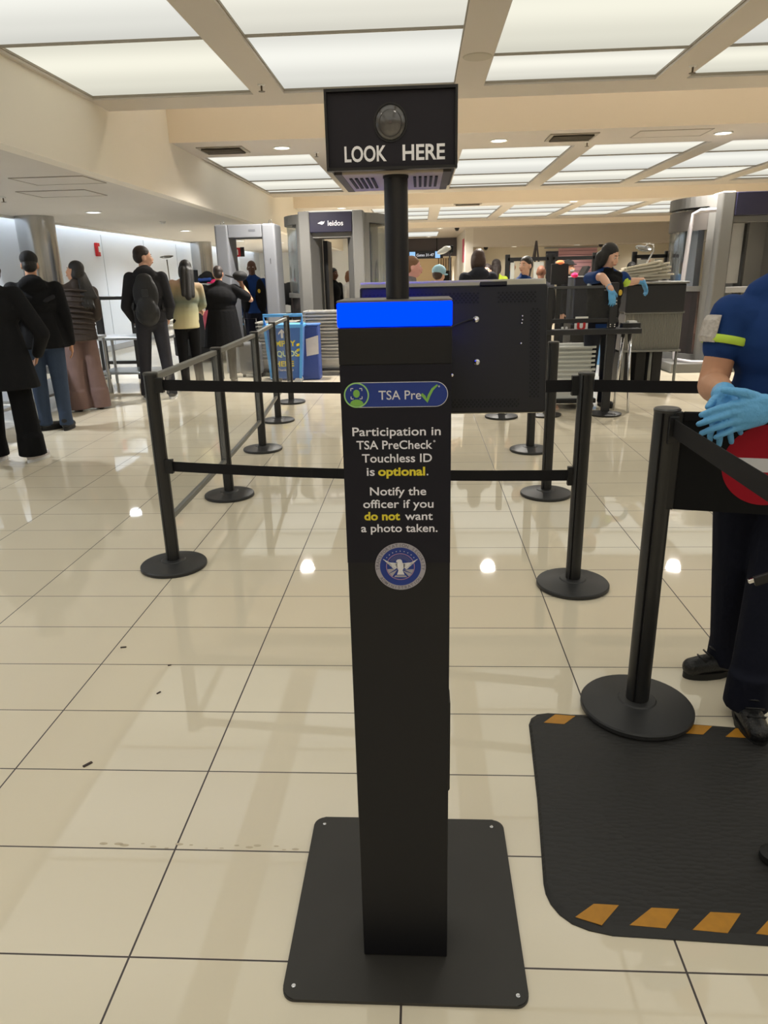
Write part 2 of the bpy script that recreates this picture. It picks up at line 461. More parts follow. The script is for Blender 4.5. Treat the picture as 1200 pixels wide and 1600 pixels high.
panels(COLS, lambda i: [-5.0, -2.8, -0.6, 1.6, 3.1, 4.5, 5.96, 7.55] if i < 2 else [-5.0, -2.8, -0.6, 1.6, 3.35, 5.05, 6.68, 7.55], 3.07, 'front', PM)
panels(COLS, [11.13, 12.3, 14.08, 15.8 - .25, 15.95], 3.08, 'middle', PM[1:])
panels(COLS3, [20.1, 21.6, 23.1, 24.6], 3.08, 'back', PM[1:])
# far panel strip, deep in the hall
t = thing('luminous_ceiling_panel', 'far strip of luminous ceiling above the corridor sign', 'ceiling light', (-.2, 32.6, 3.06))
obj('diffuser', box(-1, .95, -1.6, 1.6, 0, .012), PM[2], t); obj('frame', box(-1.03, .98, -1.63, 1.63, .012, .02), FRM, t)

# ---- recessed downlights
LAMP_W = emat('lamp_lens_warm', (1.0, 0.95, 0.85), 5.0)
LAMP_C = emat('lamp_lens_cool', (0.93, 0.97, 1.0), 5.0)
TRIMW = mat('lamp_trim_white', (220, 218, 212), 0.5)
def downlight(x, y, z, label, cool=False, power=None, r=.1, lit=True):
    t = thing('downlight', label, 'ceiling light', (x, y, z), 0, 'recessed downlights')
    b = bmesh.new(); ringprism(b, circle(0, 0, r + .02, n=32), circle(0, 0, r, n=32), -.012, 0); obj('trim_ring', b, TRIMW, t)
    b = bmesh.new(); prism(b, circle(0, 0, r - .001, n=32), -.004, -.001); obj('lamp_lens', b, LAMP_C if cool else LAMP_W, t)
    ld = bpy.data.lights.new('downlight_beam', 'SPOT'); ld.energy = power if power is not None else (SPOT_L if cool else SPOT)
    ld.color = (0.88, 0.94, 1.0) if cool else (1.0, 0.945, 0.86); ld.spot_size = math.radians(150); ld.spot_blend = 0.7; ld.shadow_soft_size = r
    lo = bpy.data.objects.new('downlight_beam', ld); C.objects.link(lo); lo.parent = t; lo.location = (0, 0, -.03)
for i, x in enumerate((-1.85, 1.05, 3.95, 6.9)):
    downlight(x, 10.5, 3.08, ['round downlight before the middle bay, hidden behind the camera head', 'round downlight nearest the right of the camera head', 'round downlight beside the square vent panel, upper right', 'round downlight before the middle bay, beyond the right edge'][i])
for i, x in enumerate((-2.0, 1.0, 3.85, 6.8)):
    downlight(x, 19.5, 3.08, ['round downlight above the dark scanner header', 'round downlight before the back bay, just right of the pole', 'round downlight before the back bay, above the long-haired officer', 'round downlight before the back bay, far right'][i])
downlight(0.75, 29.0, 3.08, 'small far downlight above the corridor sign')
for i, x in enumerate((3.7, 6.15, 8.8)):
    downlight(x, 30.0, 2.4, 'small downlight under the back bulkhead, %s from the left' % ORD[i], power=45)
for i, (x, y) in enumerate(((-4.95, 11.4), (-5.03, 16.1), (-5.0, 20.8), (-4.2, 22.5), (-3.9, 25.5), (-4.9, 6.6), (-4.9, 1.8), (-5.0, 26.5))):
    downlight(x, y, 2.43, ['cool downlight in the low ceiling nearest the front steel column', 'cool downlight above the seated conveyor, before the second column',
        'cool downlight seen through the walk-through detector, left one', 'cool downlight seen through the walk-through detector, right one', 'cool downlight right of the detector, farthest back',
        'cool downlight in the low ceiling over the people at left', 'cool downlight in the low ceiling near the camera', 'cool downlight deep in the low ceiling'][i], True)
# unseen lamp rows over and behind the camera, added to brighten the hall
for i, x in enumerate((-2.3, 0.47, 2.31, 5.1)):
    downlight(x, -5.6, 3.07, 'added unseen downlight of the front bay behind the camera, %s from the left' % ORD[i], power=120)
for j, y in enumerate((2.3, -0.6, -3.4)):
    for i, x in enumerate((-1.42, 0.465, 2.31, 4.19)):
        downlight(x, y, 3.07, 'added unseen downlight on the %s beam of the front bay, %s row over the camera' % (ORD[i], ORD[j]), power=8)
downlight(0.3, 40.0, 2.35, 'added downlight brightening the far corridor', power=520); downlight(0.4, 34.9, 3.08, 'added downlight before the gates sign', power=120)  # both lamps added to brighten the dark corridor end
# warm cove strips up in the slots
def cove(x0, x1, y, z, col, e, label, rot=0.0):
    t = thing('cove_light_strip', label, 'ceiling light', ((x0 + x1) / 2, y, z))
    obj('housing', box(-(x1 - x0) / 2, (x1 - x0) / 2, -.05, .05, 0, .04), TRIMW, t)
    obj('lamp_lens', box(-(x1 - x0) / 2, (x1 - x0) / 2, -.035, .035, -.012, 0), emat('cove_lens', col, e), t)
cove(SX + .1, XR - .2, 8.9, 4.2, (1.0, .90, .75), COVE, 'warm lamp strip up in the slot before the middle ceiling bay')
cove(SX + .1, 8.8, 17.8, 4.2, (1.0, .90, .75), COVE, 'warm lamp strip up in the slot before the back ceiling bay')
cove(SX + .1, XR - .2, 26.9, 4.2, (1.0, .90, .75), COVE, 'warm lamp strip up in the farthest ceiling slot')
t = thing('cove_light_strip', 'cool lamp strip hidden in the slot along the left wall', 'ceiling light', (-6.5, 12, 2.6))
obj('housing', box(-.04, .04, -17, 18, 0, .02), TRIMW, t)
obj('lamp_lens', box(-.03, .03, -17, 18, -.012, 0), emat('cool_cove_lens', (.82, .92, 1.0), 11.0), t)

# ---- small ceiling fittings
def vent(x, y, z, label, sx=.62, sy=.5):
    t = thing('ceiling_vent', label, 'vent', (x, y, z))
    b = bmesh.new(); ringprism(b, [(-sx/2, -sy/2), (sx/2, -sy/2), (sx/2, sy/2), (-sx/2, sy/2)], [(-sx/2+.05, -sy/2+.05), (sx/2-.05, -sy/2+.05), (sx/2-.05, sy/2-.05), (-sx/2+.05, sy/2-.05)], -.012, 0)
    obj('frame', b, mat('vent_frame', (150, 142, 128), 0.6), t)
    obj('duct_opening', box(-sx/2+.05, sx/2-.05, -sy/2+.05, sy/2-.05, -.003, 0), DARK, t)
    for k in range(6):
        yy = -sy/2 + .08 + k * (sy - .16) / 5
        q = Matrix.Translation((0, yy, -.02)) @ Matrix.Rotation(.7, 4, 'X')
        obj('slat', box(-sx/2+.05, sx/2-.05, -.02, .02, -.002, .002, mtx=q), mat('vent_slat', (138, 130, 118), 0.6), t)
vent(1.98, 10.42, 3.08, 'square slatted air vent right of the camera head')
vent(-2.65, 10.52, 3.08, 'slatted air vent by the left fascia')
vent(1.2, 19.45, 3.08, 'thin slatted air vent before the back ceiling bay', .7, .3)
def sprinkler(x, y, z, label):
    t = thing('sprinkler', label, 'sprinkler', (x, y, z), 0, 'ceiling sprinklers')
    b = bmesh.new(); lathe(b, [(.035, 0), (.03, -.008), (.008, -.01)], 16); obj('flange', b, TRIMW, t)
    b = bmesh.new(); lathe(b, [(.008, -.008), (.008, -.05), (.012, -.052), (.03, -.055), (.03, -.058), (0, -.058)], 12); obj('head', b, mat('bronze', (96, 84, 66), 0.4, metal=.7), t)
sprinkler(-1.42, 7.2, 3.07, 'sprinkler on the left beam of the front bay')
sprinkler(2.36, 7.13, 3.07, 'sprinkler on the right beam of the front bay')
sprinkler(-1.45, 10.98, 3.08, 'sprinkler before the middle bay, left of the camera head')
sprinkler(2.28, 10.86, 3.08, 'sprinkler between the middle-bay columns by the square vent')
sprinkler(-5.1, 9.2, 2.43, 'sprinkler in the low ceiling at the left edge')
t = tag(obj('ceiling_speaker', lathe(bmesh.new(), [(.0, -.006), (.1, -.008), (.115, -.006), (.12, 0)], 32, ), mat('speaker_grille', (178, 170, 154), 0.7, bump=.3, bscale=300), smooth=True, sharp=40), 'round flush speaker grille on the front bay beam', 'speaker'); t.location = (0.47, 6.6, 3.07)
t = thing('smoke_detector', 'white smoke detector in the low left ceiling', 'smoke detector', (-4.62, 13.5, 2.43))
obj('base', lathe(bmesh.new(), [(.055, 0), (.055, -.015), (.04, -.02)], 24), WHT, t); obj('head', lathe(bmesh.new(), [(.04, -.018), (.036, -.04), (.0, -.045)], 24), WHT, t)
for x, y, z, sx, sy, lb in ((-3.75, 7.9, 2.43, .75, .55, 'square access panel in the low left ceiling, nearer one'), (-4.25, 9.0, 2.43, .8, .6, 'square access panel in the low left ceiling, farther one'), (3.25, 10.4, 3.08, .9, .45, 'rectangular access panel between the vent and the right downlight')):
    t = thing('access_panel', lb, 'access panel', (x, y, z))
    obj('door', box(-sx/2+.008, sx/2-.008, -sy/2+.008, sy/2-.008, -.006, 0), LOWC if z < 3 else SLAB, t)
    b = bmesh.new(); ringprism(b, [(-sx/2-.01, -sy/2-.01), (sx/2+.01, -sy/2-.01), (sx/2+.01, sy/2+.01), (-sx/2-.01, sy/2+.01)], [(-sx/2, -sy/2), (sx/2, -sy/2), (sx/2, sy/2), (-sx/2, sy/2)], -.008, 0)
    obj('frame', b, mat('panel_trim', (160, 152, 140), 0.6), t)
def dome_cam(x, y, z, label):
    t = thing('dome_camera', label, 'camera', (x, y, z), 0, 'dome cameras')
    obj('base', lathe(bmesh.new(), [(.09, 0), (.09, -.04), (.075, -.05)], 20), DARK, t)
    obj('dome', lathe(bmesh.new(), [(.075, -.045), (.06, -.09), (.03, -.11), (0, -.115)], 20), mat('smoked_dome', (18, 18, 20), .1), t, smooth=True)
dome_cam(1.4, 29.0, 3.08, 'dark dome camera beside the far ceiling strip')
dome_cam(2.6, 30.1, 2.4, 'dark dome camera above the dark-haired traveller')
dome_cam(7.1, 30.1, 2.4, 'dark dome camera right of the pink panel')
dome_cam(-4.3, 27.6, 2.43, 'dark dome camera seen through the walk-through detector')

# ---- steel columns at the left wall
def column(x, y, label):
    t = thing('steel_column', label, 'column', (x, y, 0), 0, 'round steel columns')
    obj('cladding', lathe(bmesh.new(), [(.29, .12), (.29, 2.43)], 48), mat('column_steel', (186, 186, 186), 0.2, metal=1.0, var=.15, vscale=2.5), t, smooth=True, sharp=40)
    obj('skirting', lathe(bmesh.new(), [(.305, 0), (.305, .12), (.29, .125)], 48), mat('column_skirting', (120, 120, 122), .4, metal=.6), t, smooth=True, sharp=40)
column(-6.12, 11.85, 'round brushed steel column behind the man in the black cap')
column(-6.14, 20.9, 'round brushed steel column behind the conveyor monitor')
t = thing('fire_strobe', 'small red fire alarm strobe on the white wall', 'alarm', (-6.7, 15.3, 2.06), PI / 2)
obj('body', box(-.07, .07, -.06, 0, -.13, .13, .01), RED, t); obj('lens', box(-.035, .035, -.085, -.06, -.05, .06, .01), WHT, t)

# ================================================================== the photo kiosk in the foreground
KX, KY = -0.041, 1.151        # centre line and front face
kio = thing('camera_kiosk', 'black self-service photo kiosk post with blue light band in the foreground', 'kiosk', (KX, KY, 0))
KW = 0.090
# base plate with four screws
b = bmesh.new(); prism(b, rrect(-.254, .254, -.104, .412, .028), 0.0, .008)
bmesh.ops.bevel(b, geom=[e for e in b.edges if abs(e.verts[0].co.z - e.verts[1].co.z) < 1e-6 and e.verts[0].co.z > .007], offset=.002, segments=2, affect='EDGES')
plate = obj('base_plate', b, PLATE, kio)
for x, y in ((-.232, -.075), (.232, -.082), (-.226, .385), (.222, .385)):
    b = bmesh.new(); lathe(b, [(.0045, .0081), (.0045, .0092), (.0025, .0096), (.0018, .0088), (0, .0088)], 14, (x, y, 0)); obj('screw', b, CHROME, plate)
obj('column', box(-KW, KW, 0, .105, .008, 1.333, .003), KIOSK, kio)
obj('upper_housing', box(-KW - .0006, KW + .0006, -.0015, .118, 1.275, 1.333, .002), KIOSK, kio)
obj('light_band', box(-KW - .0006, KW + .0006, -.003, .135, 1.334, 1.371, .002), emat('blue_led', (0.0, 0.022, 1.0), 3.2), kio)
obj('top_cap', box(-KW - .0006, KW + .0006, -.002, .136, 1.3712, 1.3745, .001), mat('top_cap_lit_grey', (104, 98, 92), .35), kio)  # greyer than the kiosk: ceiling light on the cap is put into its colour
obj('added_rear_glow_strip', box(-KW + .002, KW * .45, .1362, .141, 1.358, 1.373, .001), emat('added_rear_glow', (0.0, 0.008, 1.0), 50.0), kio)  # hidden strip added to throw a blue glow on the monitor back
b = bmesh.new(); lathe(b, [(.0185, 1.374), (.0185, 1.572)], 32, (.004, .045, 0)); obj('pole', b, mat('pole_black', (24, 24, 32), .32, spec=.5), kio, smooth=True, sharp=40)
b = bmesh.new(); lathe(b, [(.0198, 1.552), (.0198, 1.5565), (.0185, 1.557)], 32, (.004, .045, 0)); obj('pole_collar', b, DARK, kio, smooth=True, sharp=40)
obj('cable_box', box(KW - .02, KW + .008, .112, .17, .35, .572, .004), DARK, kio)
# camera head: an open-bottomed hood, its face set inside a thin lip
hd = obj('camera_head', box(-.095, .095, .004, .25, 1.562, 1.664, .003), mat('camera_head_black', (32, 30, 37), .5, spec=.35), kio)
b = bmesh.new(); ringprism(b, [(-.096, -.0535), (.096, -.0535), (.096, .0535), (-.096, .0535)], [(-.0925, -.0495), (.0925, -.0495), (.0925, .0495), (-.0925, .0495)], 0, .014, facing(0, .008, 1.612)); obj('face_lip', b, mat('lip_black', (18, 17, 20), .4), hd)
obj('face', box(-.0925, .0925, .000, .006, 1.563, 1.661), mat('face_black', (31, 28, 37), .55, spec=.3), hd)
for s in (-1, 1):
    b = bmesh.new()
    for k in range(5):
        x = s * (.033 + k * .0085); bx(b, x - .0022, x + .0022, .06, .19, 1.5545, 1.5565)
    obj('vent_grille', b, mat('vent_dark', (20, 18, 16), .7), hd)
obj('underside_tray', box(-.078, .078, .02, .245, 1.556, 1.5625, .002), mat('taupe_tray', (170, 158, 142), .5), hd)
for s in (-1, 1): obj('side_rail', box(s * .082 - .006, s * .082 + .006, .015, .245, 1.5555, 1.5615), mat('rail_dark', (62, 56, 52), .5), hd)
# lens: ring, domed glass, dark inner barrel
LX, LZ = -.001, 1.621
b = bmesh.new(); ringprism(b, circle(0, 0, .0245, .026), circle(0, 0, .0222, .0238), 0, .0016, facing(LX, 0, LZ)); obj('lens_ring', b, mat('lens_ring', (24, 23, 26), .3), hd)
b = bmesh.new(); lathe(b, [(.0223 * math.cos(q_ * PI / 16), .0075 * math.sin(q_ * PI / 16)) for q_ in range(9)], 40); b.transform(facing(LX, 0.0004, LZ) @ Matrix.Diagonal((1, 1.07, 1, 1))); lens = obj('lens', b, mat('lens_glass', (86, 84, 84), .14, metal=.3, spec=.9), hd, smooth=True)
b = bmesh.new(); ringprism(b, circle(0, 0, .0168, .0182), circle(0, 0, .0155, .0168), .0040, .0052, facing(LX, 0, LZ - .002)); obj('inner_ring', b, mat('lens_inner_ring', (60, 56, 54), .25), lens)
b = bmesh.new(); prism(b, circle(0, 0, .0155, .0165), .0030, .0034, facing(LX, 0, LZ - .002)); obj('iris', b, mat('lens_iris', (40, 35, 34), .15, spec=.7), lens)
b = bmesh.new(); prism(b, circle(0, 0, .002, .002, n=16), .0072, .0079, facing(LX, 0, LZ - .001)); obj('sensor', b, mat('lens_sensor', (82, 72, 70), .3), lens)
text('LOOK', .029, mat('head_lettering', (246, 245, 250), .6, spec=.2), hd, facing(-.0385, -.0002, 1.571), .00062, .062)
text('HERE', .029, MATS['head_lettering'], hd, facing(.047, -.0002, 1.571), .00062, .062)
# the printed poster
po = obj('poster', box(-KW, KW, -.0015, .0005, .932, 1.2746), POSTER, kio)
P = lambda x, z, d=0: facing(x, -.0016 - d, z)
PZ = 1.2268; pz = .0205
pill = [(.0845 - pz + pz * math.cos(a), pz * math.sin(a)) for a in [(-PI / 2 + PI * k / 24) for k in range(25)]] + [(-.0845 + pz + pz * math.cos(a), pz * math.sin(a)) for a in [(PI / 2 + PI * k / 24) for k in range(25)]]
def inset(poly, k, w=.0845):
    return [(x - (k if x > 0 else -k) * 1 if abs(x) >= w - pz - 1e-9 and False else x, y) for x, y in poly]
pin = [(.0845 - pz + (pz - .001) * math.cos(a), (pz - .001) * math.sin(a)) for a in [(-PI / 2 + PI * k / 24) for k in range(25)]] + [(-.0845 + pz + (pz - .001) * math.cos(a), (pz - .001) * math.sin(a)) for a in [(PI / 2 + PI * k / 24) for k in range(25)]]
b = bmesh.new(); prism(b, pill, 0, .0004, P(0, PZ)); obj('pill_outline', b, WHITE_P, po)
b = bmesh.new(); prism(b, pin, .0004, .0007, P(0, PZ)); obj('pill_badge', b, BLUE_P, po)
b = bmesh.new(); ringprism(b, circle(-.064, 0, pz), circle(-.064, 0, pz - .0022), .0005, .0011, P(0, PZ)); obj('icon_ring', b, mat('light_green_print', (150, 200, 120), .6), po)
b = bmesh.new(); prism(b, circle(-.064, .0025, .0054, .0064), .0007, .001, P(0, PZ)); prism(b, circle(-.064, -.0145, .0108, .0075, 24, 0, PI) , .0007, .001, P(0, PZ)); prism(b, [(-.0748, -.0145), (-.0700, -.0172), (-.0640, -.0180), (-.0580, -.0172), (-.0532, -.0145)], .0007, .001, P(0, PZ)); obj('person_icon', b, GREEN_P, po)
b = bmesh.new()
for sx in (-1, 1):
    for sz in (-1, 1):
        x0, z0 = -.064 + sx * .009, .0025 + sz * .0085
        prism(b, [(x0, z0 - .0006), (x0 - sx * .004, z0 - .0006), (x0 - sx * .004, z0 + .0006), (x0, z0 + .0006)], .0007, .001, P(0, PZ))
        prism(b, [(x0 - .0006, z0), (x0 - .0006, z0 - sz * .004), (x0 + .0006, z0 - sz * .004), (x0 + .0006, z0)], .0007, .001, P(0, PZ))
obj('focus_bracket', b, WHITE_P, po)
text('TSA Pre', .021, WHITE_P, po, P(.0065, PZ - .0078, .0005), .0001, .069)
b = bmesh.new(); prism(b, stroke([(.0415, .0005), (.0465, -.0045), (.0505, -.0110), (.0540, -.0020), (.0595, .0080), (.0675, .0150)], [.0045, .005, .0062, .0045, .004, .0026]), .0007, .0011, P(0, PZ)); obj('check_mark', b, GREEN_P, po)
b = bmesh.new(); ringprism(b, circle(.070, .0125, .0013, n=16), circle(.070, .0125, .0007, n=16), .0007, .001, P(0, PZ)); obj('registered_mark', b, WHITE_P, po)
LET = mat('poster_lettering', (232, 230, 238), .6, spec=.2)
def line(s, z, size=.0205, width=None, m=LET, x=0.0, bold=.00022): return text(s, size, m, po, P(x, z), bold, width)
line('Participation in', 1.1592, width=.146)
line('TSA PreCheck', 1.1365, width=.126, x=-.004)
b = bmesh.new(); ringprism(b, circle(.0625, .0125, .0017, n=16), circle(.0625, .0125, .0009, n=16), 0, .0004, P(0, 1.1365)); obj('registered_mark', b, LET, po)
line('Touchless ID', 1.1138, width=.117)
line('is', 1.0908, width=.0135, x=-.0445)
line('optional', 1.0908, width=.079, m=YELLOW_P, x=.0075, bold=.0006)
line('.', 1.0908, x=.051)
line('Notify the', 1.0560, width=.0955, x=.001)
line('officer if you', 1.0335, width=.120, x=.001)
line('do not', 1.0115, width=.0615, m=YELLOW_P, x=-.027, bold=.0006)
line('want', 1.0115, width=.0475, x=.036)
line('a photo taken.', .9895, width=.132, x=.002)
# round seal with the eagle
SZ = .9205 + .004; SX_ = .003
E_ = lambda d=0: P(SX_, SZ, d)
R_ = .0445
b = bmesh.new(); prism(b, circle(0, 0, R_, n=72), 0, .0003, E_()); obj('seal_rim', b, GREY_P, po)
b = bmesh.new(); prism(b, circle(0, 0, R_ * .81, n=72), .0003, .0005, E_()); obj('seal_field', b, BLUE_P, po)
b = bmesh.new(); ringprism(b, circle(0, 0, R_ * .565, n=56), circle(0, 0, R_ * .54, n=56), .0005, .0007, E_())
obj('inner_ring', b, mat('mauve_print', (170, 130, 150), .6), po)
b = bmesh.new()
def arc_text(s, r, a0, a1, size, top=True):
    out = []
    for i, ch in enumerate(s):
        if ch == ' ': continue
        a = a0 + (a1 - a0) * i / (len(s) - 1)
        me = text_mesh(ch, size, .00012, .0001)
        rot = a - PI / 2 if top else a + PI / 2
        off = -.35 * size
        me.transform(E_() @ Matrix.Translation((r * math.cos(a), r * math.sin(a), .0003)) @ Matrix.Rotation(rot, 4, 'Z') @ Matrix.Translation((0, off, 0)))
        out.append(me)
    return out
mobj('seal_lettering', join_meshes(arc_text('TRANSPORTATION SECURITY', R_ * .905, math.radians(186), math.radians(-6), .0078) + arc_text('ADMINISTRATION', R_ * .905, math.radians(214), math.radians(326), .0078, False)), DGREY_P, po)
b = bmesh.new()
for k in range(9):
    a = math.radians(144 - k * 13.5); prism(b, [(R_ * .66 * math.cos(a) + R_ * (.026 if j % 2 == 0 else .011) * math.cos(PI / 2 + j * PI / 5), R_ * .66 * math.sin(a) + R_ * (.026 if j % 2 == 0 else .011) * math.sin(PI / 2 + j * PI / 5)) for j in range(10)], .0005, .0007, E_())
obj('seal_star', b, WHITE_P, po)
b = bmesh.new()
for k in range(15):
    a = math.radians(35 + k * 110 / 14); prism(b, stroke([(R_ * .33 * math.cos(a), R_ * .33 * math.sin(a)), (R_ * .5 * math.cos(a), R_ * .5 * math.sin(a))], [R_ * .012, R_ * .022]), .0005, .0006, E_())
obj('seal_ray', b, DGREY_P, po)
b = bmesh.new()
for a0, a1 in ((192, 212), (214, 232), (308, 326), (328, 348)):
    prism(b, [(R_ * .15 * math.cos(math.radians(a0)), R_ * .15 * math.sin(math.radians(a0)) - .002)] + [(R_ * .53 * math.cos(math.radians(a0 + (a1 - a0) * k / 4)), R_ * .53 * math.sin(math.radians(a0 + (a1 - a0) * k / 4))) for k in range(5)], .0005, .0006, E_())
prism(b, [(-R_ * .2, -R_ * .37), (R_ * .2, -R_ * .37), (R_ * .26, -R_ * .45), (-R_ * .26, -R_ * .45)], .0005, .0006, E_())
obj('seal_field_ray', b, GREY_P, po)
s_ = R_
b = bmesh.new()
prism(b, [(x * s_, y * s_) for x, y in [(-.16, .2), (-.10, .17), (-.17, .12), (-.15, -.02), (-.08, -.15), (-.14, -.34), (.16, -.34), (.08, -.15), (.16, -.02), (.17, .12), (.08, .17), (.06, .27), (0, .32), (-.10, .31), (-.16, .26), (-.17, .22)]], .0007, .001, E_())
for sg in (-1, 1):
    for k in range(5):
        x1, y1 = .68 - k * .085, .32 - k * .085
        prism(b, stroke([(sg * .13 * s_, (.13 - k * .035) * s_), (sg * (.13 + (x1 - .13) * .55) * s_, (.15 - k * .06 + .01) * s_), (sg * x1 * s_, y1 * s_)], [.05 * s_, .055 * s_, .018 * s_]), .0007, .001, E_())
obj('seal_eagle', b, WHITE_P, po)

# ---- the officer's monitor hung on the back of the kiosk, seen from behind
mon = thing('monitor', 'wide black monitor seen from behind, mounted right behind the kiosk', 'monitor', (.061, 1.372, 1.276))
mon.rotation_euler = (math.radians(-11.0), 0, 0)
W2, H2 = .1755, .1205
obj('housing', box(-W2, W2, 0, .03, -H2, H2 - .004, .004), mat('monitor_back', (13, 13, 18), .42, spec=.4), mon)
obj('screen_bezel', box(-W2 - .002, W2 + .002, .0302, .04, -H2 - .001, H2 + .011, .002), mat('cream_bezel', (206, 200, 184), .5), mon)
obj('screen', box(-W2 + .012, W2 - .012, .0402, .0415, -H2 + .012, H2 - .012), mat('screen_black', (12, 12, 14), .1), mon)
b = bmesh.new(); bx(b, .05, .10, -.004, .02, H2 - .006, H2 + .001, .001); obj('top_latch', b, DARK, mon)
def holes(x0, x1, z0, z1, st=.0075):
    b = bmesh.new(); r = 0; z = z0
    while z <= z1:
        x = x0 + (st / 2 if r % 2 else 0)
        while x <= x1:
            prism(b, circle(0, 0, .0022, n=6), 0, .0004, facing(x, -.0001, z)); x += st
        z += st * .55; r += 1
    obj('vent_grille', b, mat('vent_black', (6, 6, 8), .8), mon)
holes(-W2 + .012, .05, H2 - .036, H2 - .017); holes(.085, W2 - .02, H2 - .036, H2 - .017); holes(W2 - .03, W2 - .012, -H2 + .03, H2 - .05); holes(-.06, W2 - .05, -H2 + .012, -H2 + .028)
for x, z, r in ((.043, .054, .0054), (.045, -.025, .0052), (-.002, -.049, .0034), (.129, .058, .0017), (.129, .051, .0017), (.128, .045, .0017), (.127, .008, .002)):
    b = bmesh.new(); lathe(b, [(r * 1.25, 0), (r * 1.2, .0012), (r * .8, .0032), (r * .45, .0036), (r * .4, .002), (0, .002)], 18); b.transform(Matrix.Translation((x, -.0002, z)) @ FACE)
    obj('screw', b, CHROME, mon, smooth=True, sharp=35)
b = bmesh.new(); bx(b, -.10, -.012, -.04, 0, -.07, .03, .004); obj('mount_block', b, DARK, mon)
b = bmesh.new(); bx(b, -.095, -.035, -.12, -.04, -.04, .0, .004); obj('mount_arm', b, DARK, mon)
b = bmesh.new(); tube(b, [(-.03, -.03, .03), (.0, -.02, .040), (.028, -.006, .052), (.040, -.003, .054)], .0016, 8); obj('cord', b, DARK, mon, smooth=True)

# ================================================================== stanchions, belts, clear panels
def notched(r, n=48):
    p = []
    for k in range(n):
        a = 2 * PI * k / n; q = (a + PI / 4) % (PI / 2); d = min(q, PI / 2 - q)
        rr = r * (.86 if d < .085 else 1.0); p.append((rr * math.cos(a), rr * math.sin(a)))
    return p
def make_post(name, label, rb=.168, h=1.0, rp=.034, loc=(0, 0, 0), rz=0.0, group='belt posts'):
    t = thing(name, label, 'barrier post', loc, rz, group)
    obj('base', lathe(bmesh.new(), [(0, 0), (rb - .004, 0), (rb, .004), (rb, .016), (rb - .004, .021), (rb * .62, .031), (.062, .036), (.058, .040), (.05, .042)], 48), mat('base_black', (42, 42, 43), .45, spec=.45, var=.08, vscale=9), t, smooth=True, sharp=30)
    b = bmesh.new(); prism(b, notched(rp, 64), .04, h - .012); obj('tube', b, POSTM, t)
    b = bmesh.new(); lathe(b, [(rp + .001, h - .012), (rp + .002, h - .004), (rp - .003, h)], 32); obj('cap', b, mat('post_cap', (50, 49, 48), .35), t, smooth=True, sharp=30)
    return t
L1 = make_post('belt_post', 'black belt post nearest on the left, in front of the man with the backpack', loc=(-1.29, 3.35, 0), rz=.35)
PSTS = [(-1.318, 4.59), (-1.375, 5.945), (-1.485, 7.23), (-1.547, 8.37)]
LBL = ['second black post of the clear-panel row from the front', 'third black post of the clear-panel row from the front', 'fourth black post of the clear-panel row, before the blue cart', 'last black post of the left row, tall against the blue cart']
for (x, y), lb in zip(PSTS, LBL): dup(L1, (x, y, 0), .1, lb)
R1 = dup(L1, (.71, 3.106, 0), .2, 'black belt post in the middle distance right of the kiosk')
dup(L1, (.828, 4.565, 0), .1, 'black post just behind the one right of the kiosk, by the monitor edge')
dup(L1, (.905, 5.815, 0), .1, 'black post under the lower right corner of the monitor')
dup(L1, (.824, 7.28, 0), .1, 'black post whose round base shows below the monitor')
NP = make_post('belt_post', 'large black belt post standing on the rubber mat, nearest on the right', rb=.182, h=1.016, rp=.0365, loc=(.716, 2.085, .0125), rz=.2)
def belt(parent, pts, z0, z1, name='belt'):
    """flat webbing along a ground polyline given in the world, hung on parent"""
    b = bmesh.new(); th = .0012
    inv = Matrix.Rotation(-parent.rotation_euler.z, 4, 'Z') @ Matrix.Translation(-Vector(parent.location))
    V = []
    for (x, y, dz) in pts:
        V.append((x, y, dz))
    for i in range(len(V) - 1):
        a, c = V[i], V[i + 1]
        d = Vector((c[0] - a[0], c[1] - a[1], 0)).normalized(); n = Vector((-d.y, d.x, 0)) * th
        q = []
        for p in (a, c):
            for z in (z0, z1):
                for s in (-1, 1):
                    q.append(b.verts.new(inv @ Vector((p[0] + s * n.x, p[1] + s * n.y, z + p[2]))))
        for f in ((0, 2, 3, 1), (4, 5, 7, 6), (0, 1, 5, 4), (2, 6, 7, 3), (0, 4, 6, 2), (1, 3, 7, 5)): b.faces.new([q[k] for k in f])
    return obj(name, b, BELT, parent)
def sag(p, q, s, n=12):
    return [(p[0] + (q[0] - p[0]) * k / n, p[1] + (q[1] - p[1]) * k / n, -s * 4 * (k / n) * (1 - k / n) + (q[2] - p[2]) * k / n) for k in range(n + 1)]
belt(L1, sag((-1.257, 3.34, 0), (.676, 3.11, 0), .012), .915, .967)
belt(L1, sag((-1.257, 3.34, 0), (.676, 3.11, 0), .018), .515, .565)
def clip(parent, x, y, z0, z1, w=.02):
    inv = Matrix.Rotation(-parent.rotation_euler.z, 4, 'Z') @ Matrix.Translation(-Vector(parent.location))
    b = bmesh.new(); bx(b, x - w, x + w, y - .014, y + .014, z0, z1, .002); b.transform(inv); obj('belt_clip', b, DARK, parent)
clip(L1, -1.247, 3.337, .905, .975); clip(L1, -1.247, 3.337, .505, .575)
clip(R1, .67, 3.11, .90, .985); clip(R1, .67, 3.11, .495, .58, .014)
belt(R1, sag((.745, 3.105, 0), (4.6, 3.0, 0), .03), .915, .967)
b = belt(NP, sag((.724, 2.05, 0), (.702, .2, 0), .004), .952, 1.003)
clip(NP, .724, 2.052, .93, 1.01, .014)
